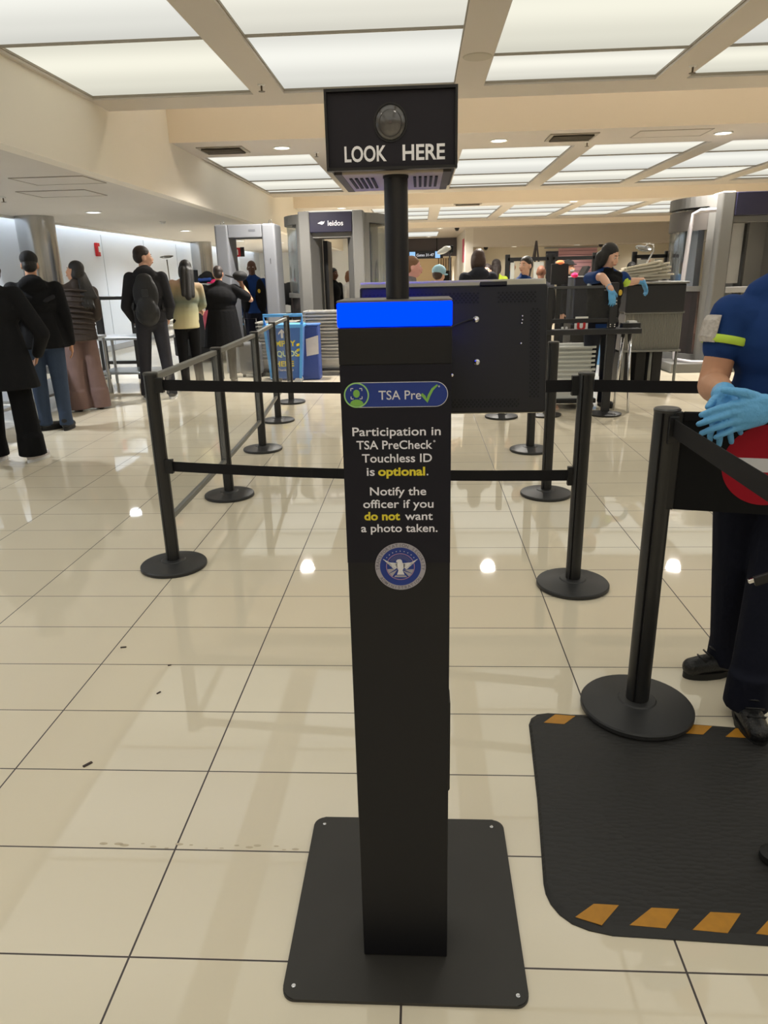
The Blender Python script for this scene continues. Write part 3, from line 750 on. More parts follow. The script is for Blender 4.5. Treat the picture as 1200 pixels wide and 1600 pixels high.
# clear panels between the left posts
def clear_panel(p, q, label, zt=.985, zb=.27, dots=False):
    p, q = Vector((*p, 0)), Vector((*q, 0)); d = (q - p); L = d.length - .08; c = (p + q) / 2
    t = thing('clear_barrier_panel', label, 'barrier panel', c, math.atan2(d.y, d.x), 'clear panels of the left barrier row')
    obj('top_rail', box(-L/2, L/2, -.017, .017, zt - .03, zt, .004), RAIL, t)
    obj('bottom_rail', box(-L/2, L/2, -.013, .013, zb - .028, zb, .004), RAIL, t)
    obj('pane', box(-L/2 + .004, L/2 - .004, -.0025, .0025, zb - .005, zt - .006), CLEAR, t)
    for s in (-1, 1): obj('side_rail', box(s * (L/2) - .012, s * (L/2) + .012, -.012, .012, zb, zt - .03, .003), clear('edge_strip', (205, 206, 204), .25), t)
ROW = [(-1.29, 3.35)] + PSTS
for k, lb in enumerate(['nearest clear panel with grey rails in the left barrier row', 'second clear panel with grey rails in the left barrier row', 'third clear panel in the left barrier row, behind the belt', 'last clear panel with grey rails, in front of the blue cart']):
    clear_panel(ROW[k], ROW[k + 1], lb)

# ---- hanging stop banner beside the near post
ban = thing('barrier_banner', 'black fabric banner with a red no-entry disc hung from the near post', 'banner', (.752, 2.055, 0), -.22)
obj('cloth', box(0, 1.3, -.002, .002, .727, 1.0, .001), mat('banner_cloth', (17, 17, 18), .75, spec=.2, bump=.1, bscale=200), ban)
obj('top_hem', box(0, 1.3, -.006, .006, .995, 1.022, .004), BELT, ban)
dc = facing(.236, -.0025, .874)
b = bmesh.new(); prism(b, circle(0, 0, .118, n=64), 0, .0008, dc); obj('red_disc', b, mat('banner_red', (150, 10, 32), .6, spec=.2), ban)
b = bmesh.new(); prism(b, [(-.088, -.020), (.088, -.020), (.088, .020), (-.088, .020)], .0008, .0014, dc); obj('white_bar', b, mat('banner_white', (206, 206, 210), .6, spec=.2), ban)
obj('hanger', box(-.03, .0, -.008, .008, .727, 1.022, .003), DARK, ban)

# ---- rubber mat
mt = thing('rubber_mat', 'black textured anti-fatigue mat with orange hazard stripes', 'mat', (0, 0, 0))
poly = [(1.62, 1.185), (1.62, 1.935), (1.05, 1.99), (.46, 2.062), (.42, 2.066), (.385, 2.058), (.36, 2.035), (.347, 2.0), (.32, 1.65), (.290, 1.36), (.290, 1.33), (.297, 1.30), (.312, 1.272), (.336, 1.248), (.37, 1.232), (.42, 1.22), (.75, 1.205)]
cx = sum(p[0] for p in poly) / len(poly); cy = sum(p[1] for p in poly) / len(poly)
b = bmesh.new()
A0 = [b.verts.new((x, y, 0)) for x, y in poly]; A1 = [b.verts.new((x, y, .003)) for x, y in poly]
A2 = [b.verts.new((x + (cx - x) * .03, y + (cy - y) * .05, .011)) for x, y in poly]
n = len(poly)
b.faces.new(A0); b.faces.new(A2)
for k in range(n):
    j = (k + 1) % n; b.faces.new((A0[k], A0[j], A1[j], A1[k])); b.faces.new((A1[k], A1[j], A2[j], A2[k]))
mm = mat('mat_rubber', (38, 37, 36), .55, spec=.4, var=.12, vscale=3)
nt = mm.node_tree
vo = nt.nodes.new('ShaderNodeTexVoronoi'); vo.inputs['Scale'].default_value = 55; mp = nt.nodes.new('ShaderNodeMapping'); mp.inputs['Scale'].default_value = (.6, 1.5, 1)
tcn = nt.nodes.new('ShaderNodeTexCoord'); bpn = nt.nodes.new('ShaderNodeBump'); bpn.inputs['Strength'].default_value = .5; bpn.inputs['Distance'].default_value = .004
nt.links.new(tcn.outputs['Object'], mp.inputs[0]); nt.links.new(mp.outputs[0], vo.inputs['Vector']); nt.links.new(vo.outputs['Distance'], bpn.inputs['Height']); nt.links.new(bpn.outputs[0], nt.nodes['Principled BSDF'].inputs['Normal'])
obj('rubber_sheet', b, mm, mt)
STR = mat('orange_hazard_tape', (176, 122, 30), .5, var=.25, vscale=40)
for q in ([(.345, 1.258), (.395, 1.295), (.452, 1.293), (.40, 1.238)], [(.462, 1.24), (.525, 1.288), (.587, 1.286), (.54, 1.234)], [(.598, 1.232), (.655, 1.280), (.722, 1.278), (.672, 1.226)], [(.733, 1.226), (.79, 1.274), (.857, 1.270), (.806, 1.219)],
          [(.868, 1.219), (.925, 1.268), (.99, 1.264), (.94, 1.213)], [(.395, 2.0), (.44, 2.046), (.505, 2.038), (.46, 1.993)], [(.81, 1.953), (.865, 1.998), (.93, 1.99), (.885, 1.945)], [(.95, 1.935), (1.0, 1.98), (1.06, 1.972), (1.02, 1.93)]):
    b = bmesh.new(); prism(b, q, .0105, .0118); obj('hazard_stripe', b, STR, mt)
rs_ = random.Random(5)
b = bmesh.new()
for k in range(16):
    x = -.85 + k * .035 + rs_.uniform(-.01, .01); y = 1.4447 + rs_.uniform(.004, .02); w_ = rs_.uniform(.004, .013)
    prism(b, circle(x, y, w_, w_ * .35, 10), .0002, .0006)
o = obj('grime_spots', b, mat('grime_brown', (192, 178, 152), .5)); tag(o, 'faint brown grime spots along the grout line left of the kiosk base', 'stain', kind='stuff')
# loose cable with a silver plug hanging at the right edge
cb = thing('hanging_cable', 'black cable end with a silver plug in front of the officer\'s legs', 'cable', (.85, 1.7, .65))
q = Matrix.Rotation(-.35, 4, 'Y')
b = bmesh.new(); bx(b, -.004, .05, -.006, .006, -.013, .013, .003, mtx=q); obj('plug_body', b, DARK, cb)
b = bmesh.new(); bx(b, -.017, -.004, -.004, .004, -.001, .0105, .001, mtx=q); obj('plug_tip', b, CHROME, cb)
b = bmesh.new(); tube(b, [(.045, 0, .015), (.12, 0, .03), (.25, 0, 0), (.4, .0, -.2), (.48, 0, -.45), (.5, 0, -.63), (.6, 0, -.637)], .004, 8); obj('cord', b, DARK, cb, smooth=True)
cs = thing('stool', 'black stool whose foot shows at the right edge of the mat', 'stool', (1.17, 1.44, .0115))
for k in range(5):
    a = PI + k * 2 * PI / 5; dx, dy = math.cos(a), math.sin(a)
    b = bmesh.new(); tube(b, [(dx * .30, dy * .30, .028), (dx * .24, dy * .24, .05), (0, 0, .09)], [.013, .016, .018], 12); lg = obj('leg', b, GREYD, cs, smooth=True)
    obj('glide', lathe(bmesh.new(), [(0, 0), (.028, 0), (.03, .004), (.03, .02), (.02, .026), (0, .026)], 20, (dx * .305, dy * .305, 0)), BLK_RUB, lg, smooth=True, sharp=30)
obj('column', lathe(bmesh.new(), [(.032, .06), (.032, .3), (.022, .3), (.022, .56)], 20), DARK, cs, smooth=True, sharp=40)
obj('seat', lathe(bmesh.new(), [(0, .56), (.14, .56), (.165, .58), (.165, .61), (.14, .63), (0, .635)], 32), DARK, cs, smooth=True, sharp=40)
# scraps on the floor
for x, y, l, a in ((-1.034, 1.775, .03, .9), (-1.215, 2.498, .024, .2), (-.952, 2.171, .018, 1.0), (-.977, 2.361, .014, .5)):
    o = obj('floor_scrap', box(-l/2, l/2, -l*.17, l*.17, 0, .004, .002), mat('scrap_dark', (60, 48, 44), .7))
    o.location = (x, y, 0); o.rotation_euler = (0, 0, a)
    tag(o, {.03: 'dark leaf-like scrap lying on the tile nearest the camera, left', .024: 'tiny dark scrap lying farthest left on the tiles', .018: 'tiny dark scrap on the tiles, third from the left post', .014: 'smallest dark scrap on the tiles'}[l], 'debris')

# ================================================================== checkpoint equipment
# ---- walk-through detector
det = thing('metal_detector', 'grey walk-through metal detector arch behind the officer at left', 'metal detector', (-2.61, 11.2, 0))
GD = mat('detector_grey', (116, 118, 123), .5, var=.04, vscale=2)
for s in (-1, 1):
    side = obj('side_panel', box(s * .455 - (.2 if s > 0 else 0), s * .455 + (0 if s > 0 else .2), -.02, .5, 0, 2.19, .03, 3), GD, det)
    b = bmesh.new(); tube(b, [(s * .36, .0, 2.185), (s * .36 + .02, .0, 2.23), (s * .36 + .045, .0, 2.24), (s * .36 + .06, 0, 2.185)], .004, 8); obj('loop', b, CHROME, side, smooth=True)
obj('crossbar', box(-.255, .255, 0, .48, 2.0, 2.185, .01), GD, det)
obj('display', box(.06, .16, -.004, .002, 2.085, 2.115, .001), mat('display_dark', (96, 98, 104), .3), det)
obj('underside_slot', box(-.2, .25, .1, .4, 1.994, 2.0005), GREYD, det)
obj('sensor_slot', box(.36, .367, -.024, -.019, 1.62, 1.7), DARK, det)

# ---- body scanners
def body_scanner(name, label, cx, cy, title=None, mirror=1, extra=False):
    t = thing(name, label, 'body scanner', (cx, cy, 0))
    R = .87
    GS = mat('scanner_grey', (110, 109, 106), .5, var=.05, vscale=2)
    b = bmesh.new(); prism(b, circle(0, 0, R + .06, n=48), 0, .12); bx(b, -1.0, 1.0, -1.0, -.3, 0, .13, .01); obj('base', b, GS, t)
    b = bmesh.new(); ringprism(b, circle(0, 0, R, n=64), circle(0, 0, R - .12, n=64), 2.22, 2.36); prism(b, circle(0, 0, R - .115, n=48), 2.33, 2.36); obj('roof_ring', b, GS, t)
    # front portal
    for s in (-1, 1):
        b = bmesh.new(); bx(b, s * .42 - .09, s * .42 + .09, -.88, -.5, .12, 2.385, .02); obj('portal_column', b, GS, t)
        b = bmesh.new(); prism(b, [(s * .33, -.87), (s * .23, -.62), (s * .23, -.35), (s * .33, -.35)], .12, 2.07); obj('portal_reveal', b, mat('scanner_reveal', (100, 99, 97), .5), t)
    obj('header', box(-.33, .33, -.89, -.5, 2.075, 2.37, .01), NAVYB, t)
    obj('lintel', box(-.33, .33, -.8, -.35, 2.0, 2.075), GS, t)
    b = bmesh.new(); bx(b, -.21, -.14, -.28, .3, .13, 1.98); obj('inner_panel', b, DARK, t)
    # rear portal columns
    for s in (-1, 1): obj('rear_column', box(s * .42 - .09, s * .42 + .09, .5, .86, .12, 2.3, .02), GS, t)
    # curved sides: frame posts, glass, lower panel
    for s in (-1, 1):
        a0, a1 = (math.radians(128), math.radians(232)) if s < 0 else (math.radians(-52), math.radians(52))
        def shell(r0, r1, z0, z1, b0=a0, b1=a1, n=20):
            b = bmesh.new(); O = circle(0, 0, r1, n=n, a0=b0, a1=b1); I = circle(0, 0, r0, n=n, a0=b0, a1=b1)
            prism(b, O + I[::-1], z0, z1); return b
        obj('glass_shell', shell(R - .045, R - .035, 1.16, 2.2), GLASSC, t, smooth=True, sharp=40)
        obj('lower_glass', shell(R - .045, R - .035, .22, 1.1), clear('tinted_lower_glass', (176, 158, 156), .05, .1), t, smooth=True, sharp=40)
        obj('mid_rail', shell(R - .09, R - .01, 1.1, 1.17), GS, t, smooth=True, sharp=40)
        obj('sill', shell(R - .1, R, .12, .22), GS, t, smooth=True, sharp=40)
        for aa in (a0, a1): obj('side_post', shell(R - .11, R, .12, 2.22, aa - .07, aa + .07, 4), GS, t)
        if extra: obj('upper_band', shell(R - .06, R - .015, 1.92, 2.18), mat('scanner_band', (92, 87, 83), .5), t, smooth=True, sharp=40)
        # mast that sweeps round inside
        obj('mast', shell(R - .3, R - .17, .2, 2.2, (a0 + a1) / 2 + .3, (a0 + a1) / 2 + .55, 6), mat('mast_grey', (150, 150, 154), .45), t)
    if title:
        text(title, .105, WHITE_P, t, facing(.075, -.8912, 2.17), .0016, .24)
        b = bmesh.new()
        prism(b, [(-.2, 0), (-.165, .018), (-.13, .03), (-.105, .02), (-.085, .035), (-.1, -.002), (-.13, -.02), (-.16, -.008)], 0, .002, facing(-.005, -.891, 2.205)); obj('header_mark', b, WHITE_P, t)
    return t
body_scanner('body_scanner', 'grey cylindrical body scanner with a navy header, behind the kiosk pole at left', -1.385, 12.65, 'leidos')
s2 = body_scanner('body_scanner', 'tall grey body scanner with curved glass at the right edge, nearer the camera', 4.56, 11.40, None, extra=True)
b = bmesh.new(); tube(b, [(-.55, -.80, 2.16), (-.72, -.72, 2.16), (-.80, -.68, 2.12), (-.82, -.66, 1.9), (-.88, -.66, .5), (-.86, -.7, .16), (-.7, -.92, .14), (-.4, -1.0, .14)], .03, 10); obj('bent_rail', b, mat('pale_rail', (188, 184, 188), .4, metal=.2), s2, smooth=True)
b = bmesh.new(); bx(b, -.24, -.02, -.5, -.46, 1.2, 2.0)
obj('entry_curtain', b, mat('curtain_grey', (190, 190, 190), .6, var=.1, vscale=5), s2)
obj('entry_rail', box(-.33, .33, -.88, -.8, 1.08, 1.16, .01), GREYP, s2)
obj('wing_panel', box(-.0, .33, -.62, -.54, .13, 2.0), mat('scanner_reveal', (100, 99, 97), .5), s2)
tg = thing('hanging_tag', 'light blue information tag hung from the scanner header at right', 'sign', (4.80, 10.48, 1.985))
b = bmesh.new(); prism(b, rrect(-.055, .055, -.09, .09, .012), 0, .006, facing(0, 0, 0)); obj('card', b, mat('tag_blue', (92, 156, 220), .5), tg)
b = bmesh.new(); tube(b, [(-.03, 0, .09), (-.025, 0, .14), (0, 0, .155), (.025, 0, .14), (.03, 0, .09)], .007, 8); obj('hook', b, WHT, tg, smooth=True)
text('i', .13, WHITE_P, tg, facing(0, -.0065, -.05), .004)

# ---- steel preparation tables at left
def steel_table(label, x0, x1, y0, y1, z=.76, shelf=.2, rz=0):
    t = thing('steel_table', label, 'table', (x0, y0, 0))
    W, D = x1 - x0, y1 - y0
    obj('table_top', box(0, W, 0, D, z - .035, z, .008), STEEL, t)
    for x in (.03, W - .03):
        for y in (.05, D - .05):
            b = bmesh.new(); tube(b, [(x, y, 0), (x, y, .02), (x, y, z - .03)], [.018, .022, .022], 10); obj('leg', b, STEEL, t, smooth=True, sharp=40)
    obj('lower_shelf', box(.02, W - .02, .05, D - .05, shelf, shelf + .03, .005), STEEL, t)
    return t
steel_table('long steel table behind the woman in the brown puffer jacket', -4.90, -4.15, 7.3, 9.42)
steel_table('steel table behind the man with the backpack, bins on its end', -4.5, -3.42, 9.62, 10.35, .70)
steel_table('steel table at the left edge behind the man in jeans', -4.90, -4.15, 5.0, 7.12)
fr = thing('clear_divider', 'clear divider in a black frame behind the steel table at left', 'divider', (-4.54, 10.75, 0))
for x in (-.27, .27): obj('post', box(x - .05, x + .05, -.03, .03, 0, 1.22 + (.02 if x > 0 else 0), .006), POSTM, fr)
for z in (.25, 1.19): obj('rail', box(-.22, .22, -.02, .02, z - .025, z + .025, .004), POSTM, fr)
obj('pane', box(-.22, .22, -.003, .003, .275, 1.165), CLEAR, fr)
# wall rail of the same row farther left, hidden mostly by people
def tray(name, label, loc, sx, sy, h, m, group=None, rot=(0, 0, 0), parts=True):
    """open nesting bin with sloped sides and a rolled rim"""
    b = bmesh.new()
    k = .84
    def ring(x, y, z, r): return [b.verts.new((px, py, z)) for px, py in rrect(-x, x, -y, y, r, 3)]
    o0 = ring(sx / 2 * k, sy / 2 * k, 0, .03); o1 = ring(sx / 2 - .04, sy / 2 - .04, h - .022, .03); o2 = ring(sx / 2, sy / 2, h - .02, .04); o3 = ring(sx / 2, sy / 2, h, .04)
    i3 = ring(sx / 2 - .03, sy / 2 - .03, h, .035); i0 = ring(sx / 2 * k - .004, sy / 2 * k - .004, .004, .03)
    L = [o0, o1, o2, o3, i3, i0]; n = len(o0)
    for A, B in zip(L, L[1:]):
        for q in range(n): b.faces.new((A[q], A[(q + 1) % n], B[(q + 1) % n], B[q]))
    b.faces.new(o0[::-1]); b.faces.new(i0)
    o = obj(name, b, m); o.location = loc; o.rotation_euler = rot
    return tag(o, label, 'tray', group)
def stack(first, n, x, y, z0, dz, jitter=.008, tilts=None):
    for k in range(n):
        if k == 0: o = first
        else:
            o = first.copy(); C.objects.link(o)
        o.location = (x + random.uniform(-jitter, jitter), y + random.uniform(-jitter, jitter), z0 + k * dz)
        o.rotation_euler = (0, (tilts or {}).get(k, 0), random.uniform(-.01, .01))
def dolly(label, x, y, sx, sy, z=.11):
    t = thing('tray_dolly', label, 'dolly', (x, y, 0))
    obj('deck', box(-sx/2, sx/2, -sy/2, sy/2, .075, z, .008), DARK, t)
    for a in (-1, 1):
        for c in (-1, 1):
            b = bmesh.new(); prism(b, circle(0, 0, .036, n=20), -.012, .012, Matrix.Translation((a * (sx/2 - .06), c * (sy/2 - .06), .0365)) @ FACE); obj('caster', b, BLK_RUB, t)
    return t
dolly('low black dolly under the tall grey tray stack beside the blue cart', -1.43, 10.95, .62, .5)
TG = tray('screening_tray', 'grey tray in the tall nested stack right of the blue cart', (0, 0, 0), .62, .48, .15, TRAY, 'grey trays stacked right of the blue cart')
stack(TG, 15, -1.43, 10.95, .111, .0485)
b = bmesh.new(); tube(b, [(.29, -.27, .1), (.29, -.275, .76), (.27, -.277, .78), (.22, -.277, .785)], .012, 8)
hr = tag(obj('dolly_handle', b, RAIL, smooth=True), 'thin grey upright rail against the tall tray stack', 'rail'); hr.location = (-1.43, 10.95, 0)
dolly('low black dolly under the tray stack left of the blue cart', -2.15, 11.0, .62, .5)
TG2 = tray('screening_tray', 'grey tray in the nested stack left of the blue cart', (0, 0, 0), .62, .48, .15, TRAY, 'grey trays stacked left of the blue cart')
stack(TG2, 12, -2.15, 11.0, .111, .0485)
# trays on the left table
TB = tray('screening_tray', 'grey bin on the steel table behind the backpack, lower of two', (-3.66, 9.95, .70), .5, .36, .14, TRAYW)
TB2 = tray('screening_tray', 'grey bin on the steel table behind the backpack, upper one holding a white bag', (-3.66, 9.95, .765), .5, .36, .14, TRAYW)
wb = blob('white_bag', [ellip_data((0, 0, .09), (.15, .11, .09)), ellip_data((.08, 0, .15), (.07, .07, .07)), ellip_data((-.05, .02, .15), (.06, .06, .05))], .012, mat('white_plastic_bag', (216, 216, 214), .5, bump=.5, bscale=20), None)
wb.location = (-3.60, 9.95, .772); tag(wb, 'crumpled white plastic bag in the grey bin', 'bag')
bt = thing('blue_cloth', 'small bright blue glove or cloth at the bin corner', 'cloth', (-3.80, 9.86, .77))
mobj('fold', union_mesh([ellip_data((0, 0, .1), (.05, .04, .045)), ellip_data((.0, .01, .05), (.03, .03, .06))], .01), mat('glove_blue', (84, 164, 222), .5), bt, smooth=True)

# ---- blue cart with printed sides: EMPTY LIQUIDS HERE
bc = thing('liquids_cart', 'bright blue liquid disposal cart with white arrow and yellow print', 'cart', (-1.86, 9.9, 0), .06)
CB = mat('cart_blue', (62, 104, 176), .5, var=.05); CF = mat('cart_frame_blue', (84, 160, 228), .45)
b = bmesh.new()
q0 = [(-.2, -.13), (.2, -.13), (.2, .2), (-.2, .2)]; q1 = [(-.255, -.17), (.255, -.17), (.255, .22), (-.255, .22)]
A = [b.verts.new((x, y, .1)) for x, y in q0]; B = [b.verts.new((x, y, .78)) for x, y in q1]
b.faces.new(A); b.faces.new(B)
for k in range(4): b.faces.new((A[k], A[(k+1) % 4], B[(k+1) % 4], B[k]))
obj('body', b, CB, bc)
obj('lid', box(-.275, .275, -.19, .24, .775, .82, .015), CF, bc)
b = bmesh.new(); tube(b, [(-.25, -.12, .82), (-.26, -.14, .94), (.26, -.14, .94), (.25, -.12, .82)], .022, 10); obj('handle', b, CF, bc, smooth=True)
for s in (-1, 1):
    b = bmesh.new(); prism(b, [(-.215 if s < 0 else .18, .1), (-.18 if s < 0 else .215, .1), (-.23 if s < 0 else .265, .78), (-.265 if s < 0 else .23, .78)], 0, .03, facing(0, -.145, 0)); obj('corner_rail', b, CF, bc)
for a in (-1, 1):
    for y in (-.08, .15):
        b = bmesh.new(); prism(b, circle(0, 0, .05, n=20), -.018, .018, Matrix.Translation((a * .15, y, .051)) @ FACE); obj('caster', b, WHT if a > 0 else DARK, bc)
tilt = Matrix.Translation((0, -.1535, .44)) @ Matrix.Rotation(math.atan2(.04, .68), 4, 'X') @ Matrix.Translation((0, -.0, -.44))
fa = lambda x, z: tilt @ facing(x, -.0, z)
b = bmesh.new(); prism(b, [(-.015, 0), (.015, 0), (.015, .075), (.05, .04), (.05, .068), (0, .118), (-.05, .068), (-.05, .04), (-.015, .075)], 0, .002, fa(-.02, .645)); obj('arrow', b, WHITE_P, bc)
text('EMPTY', .105, YELLOW_P, bc, fa(-.01, .535), .003, .33, extr=.001)
text('LIQUIDS', .105, mat('pale_yellow_print', (196, 214, 170), .6), bc, fa(-.0, .40), .003, .36, extr=.001)
text('HERE', .1, YELLOW_P, bc, fa(-.015, .265), .003, .26, extr=.001)
text('Thank You', .05, WHITE_P, bc, fa(-.01, .20), .001, .22, extr=.001)
for k, z in enumerate((.55, .48, .41)):
    b = bmesh.new(); prism(b, [(0, 0), (.045, .012), (.045, .045), (0, .033)], 0, .002, fa(.165 + .0 * k, z - .02)); obj('side_print', b, YELLOW_P, bc)
bb = thing('printed_bin', 'navy and white printed bin standing just behind the blue cart', 'bin', (-1.83, 10.42, 0))
obj('body', box(-.37, .37, -.12, .14, 0, .76, .02), mat('bin_navy', (52, 74, 142), .5), bb)
for s in (-1, 1):
    b = bmesh.new(); prism(b, [(s * .19, .34), (s * .365, .37), (s * .37, .63), (s * .19, .58)], 0, .003, facing(0, -.1215, 0)); obj('white_print', b, mat('bin_white', (214, 208, 202), .5, var=.08, vscale=12), bb)
obj('lid', box(-.38, .38, -.13, .15, .76, .785, .008), mat('bin_lid', (70, 110, 184), .5), bb)

# ---- left x-ray lane
xl = thing('xray_machine', 'grey conveyor x-ray housing with small square panels at far left', 'x-ray machine', (-3.75, 13.1, 0))
obj('cabinet', box(-.75, .9, -.1, 1.6, .1, 1.18, .03), mat('xray_dark', (40, 40, 44), .5), xl)
obj('hood', box(-.78, .92, -.12, 1.6, 1.17, 1.35, .03), mat('xray_grey', (150, 150, 148), .4, var=.05), xl)
obj('plinth', box(-.7, .85, -.05, 1.55, 0, .1), DARK, xl)
for i, x in enumerate((-.46, -.33, -.2, -.07)):
    for j in range(1 if i < 2 else 4): obj('light_tile', box(x - .045, x + .045, -.13, -.118, 1.30 - j * .038, 1.327 - j * .038), mat('tile_pale', (222, 220, 210), .4), xl)
obj('belt_lip', box(-.6, .3, -.5, -.1, .87, .94, .01), mat('belt_lip', (196, 188, 176), .5), xl)
obj('roller_bed', box(-.6, .3, -.5, -.1, .3, .87, .01), DARK, xl)
ms = thing('computer_monitor', 'black computer monitor standing on the left x-ray housing', 'monitor', (-4.2, 13.35, 1.35))
obj('screen', box(-.17, .17, 0, .03, .03, .24, .006), DARK, ms); obj('stand', box(-.05, .05, .02, .06, 0, .1, .004), DARK, ms); obj('foot', box(-.1, .1, -.05, .12, 0, .012, .004), DARK, ms)
bag = thing('duffel_bag', 'black duffel bag with a blue band on the left x-ray housing', 'bag', (-3.86, 13.35, 1.35))
blob('body', [capsule_data((-.12, 0, .07), (.14, 0, .06), .065, .06), ellip_data((0, 0, .13), (.11, .07, .09)), ellip_data((-.08, 0, .1), (.09, .07, .07))], .012, mat('bag_black', (20, 20, 23), .7), bag)
blob('band', [capsule_data((-.13, -.035, .07), (.06, -.04, .075), .038, .036)], .01, mat('bag_blue', (58, 98, 190), .6), bag)
ph = thing('pink_helmet', 'hot pink cap lying on the left x-ray housing', 'cap', (-3.66, 13.12, 1.352))
blob('crown', [ellip_data((0, 0, .02), (.085, .075, .055))], .009, mat('hot_pink', (244, 34, 110), .5), ph)
blob('brim', [ellip_data((-.09, -.03, .012), (.06, .05, .012))], .008, MATS['hot_pink'], ph)
def convex_mirror(label, loc, r, pole_base, tilt=(0, 0), bend=False):
    t = thing('inspection_mirror', label, 'mirror', pole_base)
    L = Vector(loc) - Vector(pole_base)
    b = bmesh.new(); lathe(b, [(0, .012), (r * .5, .009), (r * .9, .001), (r, -.006), (r * .98, -.014), (r * .6, -.03), (0, -.034)], 32)
    b.transform(Matrix.Translation(L) @ Matrix.Rotation(tilt[0], 4, 'X') @ Matrix.Rotation(tilt[1], 4, 'Y')); obj('mirror_dish', b, mat('mirror_grey', (120, 120, 118), .15, metal=.8), t, smooth=True)
    b = bmesh.new()
    pts = [(0, 0, 0), L * .97] if not bend else [(0, 0, 0), (.1, 0, L.z * .55), (.17, 0, L.z * .9), (.16, 0, L.z + .03), (.1, 0, L.z + .05), L + Vector((0, 0, .0))]
    tube(b, pts, .011, 8); obj('pole', b, CHROME, t, smooth=True)
    return t
convex_mirror('round inspection mirror on a pole right of the backpack man\'s head', (-4.28, 12.5, 1.81), .115, (-4.24, 12.5, 0), (.1, -.05))
rs = thing('red_sign', 'small red sign on the back wall seen through the walk-through detector', 'sign', (-3.95, 15.9, 1.96))
obj('panel', box(-.12, .12, 0, .02, -.09, .09, .004), RED, rs); obj('white_field', box(-.07, .07, -.003, 0, -.055, .055), WHT, rs); obj('post', box(-.02, .02, .02, .05, -1.96, .07), DARK, rs)
obj('side_arm', box(.12, .2, 0, .03, -.09, .1), DARK, rs)
# dark lane frame between detector and scanner
lf = thing('notice_stand', 'black framed notice stand between the detector and the glass scanner', 'stand', (-2.2, 14.6, 0))
for x in (-.14, .14): obj('post', box(x - .025, x + .025, -.02, .02, 0, 1.66 if x < 0 else 1.6, .004), POSTM, lf)
obj('notice', box(-.11, .11, -.008, .008, 1.28, 1.52), WHT, lf); obj('crossbar', box(-.11, .11, -.012, .012, 1.53, 1.57), POSTM, lf); obj('foot', box(-.25, .25, -.15, .15, 0, .03, .005), DARK, lf)
ch = thing('high_chair', 'black high chair back beside the scanner glass', 'chair', (-2.45, 13.9, 0))
blob('backrest', [capsule_data((-.12, 0, .98), (-.12, 0, 1.28), .055, .05), capsule_data((.12, 0, .98), (.12, 0, 1.28), .055, .05), ellip_data((0, 0, 1.13), (.2, .05, .22))], .015, DARK, ch)
blob('seat', [ellip_data((0, -.2, .75), (.24, .24, .05))], .015, DARK, ch)
b = bmesh.new(); tube(b, [(0, -.2, .02), (0, -.2, .72)], .03, 12); tube(b, [(0, -.0, .74), (0, .04, 1.05)], .02, 8); lathe(b, [(0, 0), (.26, 0), (.26, .02), (.03, .04)], 24, (0, -.2, 0)); obj('pedestal', b, DARK, ch, smooth=True, sharp=40)

# ---- right lane: low partition with scuffed clear sheets
pt = thing('clear_partition', 'black-framed scuffed clear partition with a small red and white sign', 'partition', (1.27, 7.36, 0))
PB = mat('partition_black', (32, 32, 36), .4)
obj('post', box(.585, .66, -.04, .03, .03, 1.3, .006), PB, pt); obj('post', box(-.02, .035, -.03, .03, .03, 1.27, .006), PB, pt)
obj('foot', lathe(bmesh.new(), [(0, 0), (.165, 0), (.17, .016), (.1, .03), (.04, .04), (0, .04)], 40, (.622, -.005, 0)), BLACK, pt, smooth=True, sharp=30)
obj('foot', lathe(bmesh.new(), [(0, 0), (.165, 0), (.17, .016), (.1, .03), (.04, .04), (0, .04)], 40, (.01, 0, 0)), BLACK, pt, smooth=True, sharp=30)
obj('top_rail', box(.035, .585, -.012, .012, 1.25, 1.275, .003), mat('top_rail_grey', (70, 70, 72), .4), pt)
obj('pane', box(.035, .585, -.004, .004, .965, 1.25), SMOKE, pt)
obj('mid_rail', box(-.03, .68, -.025, .025, .925, .965, .004), PB, pt)
obj('lower_pane', box(.035, .585, -.003, .003, .45, .815), CLEAR, pt)
obj('counter_rail', box(-.03, .9, -.10, .04, .815, .865, .006), PB, pt)
b = bmesh.new()
for x in (.598, .648):
    for z in (.90, .94, 1.09, 1.13): lathe(b, [(.008, -.001), (.006, .004), (0, .005)], 10); 
b.free()
for x in (.602, .645):
    for z in (.885, .905, 1.10, 1.13):
        b = bmesh.new(); lathe(b, [(.008, 0), (.006, .004), (0, .005)], 10); b.transform(facing(x, -.041, z)); obj('screw', b, CHROME, pt)
sg = obj('sign_card', box(.255, .385, -.035, -.026, .866, .922), WHT, pt)
b = bmesh.new(); prism(b, circle(.32, .0, .042, .036, 32, PI * 1.0, PI * 2.0) + [(.362, .04), (.337, .04)] + circle(.32, .002, .017, .018, 16, PI * 2, PI)[0:] + [(.303, .04), (.278, .04)], 0, .002, facing(0, -.0355, .888)); obj('red_letter', b, RED, sg)
obj('paper_strip', box(.26, .385, -.035, -.026, .967, .985, .002), TRAYW, pt)
for x in (.14, .18): obj('white_knob', lathe(bmesh.new(), [(0, 0), (.012, 0), (.012, .02), (0, .024)], 14, (x, -.02, .867)), WHT, pt)
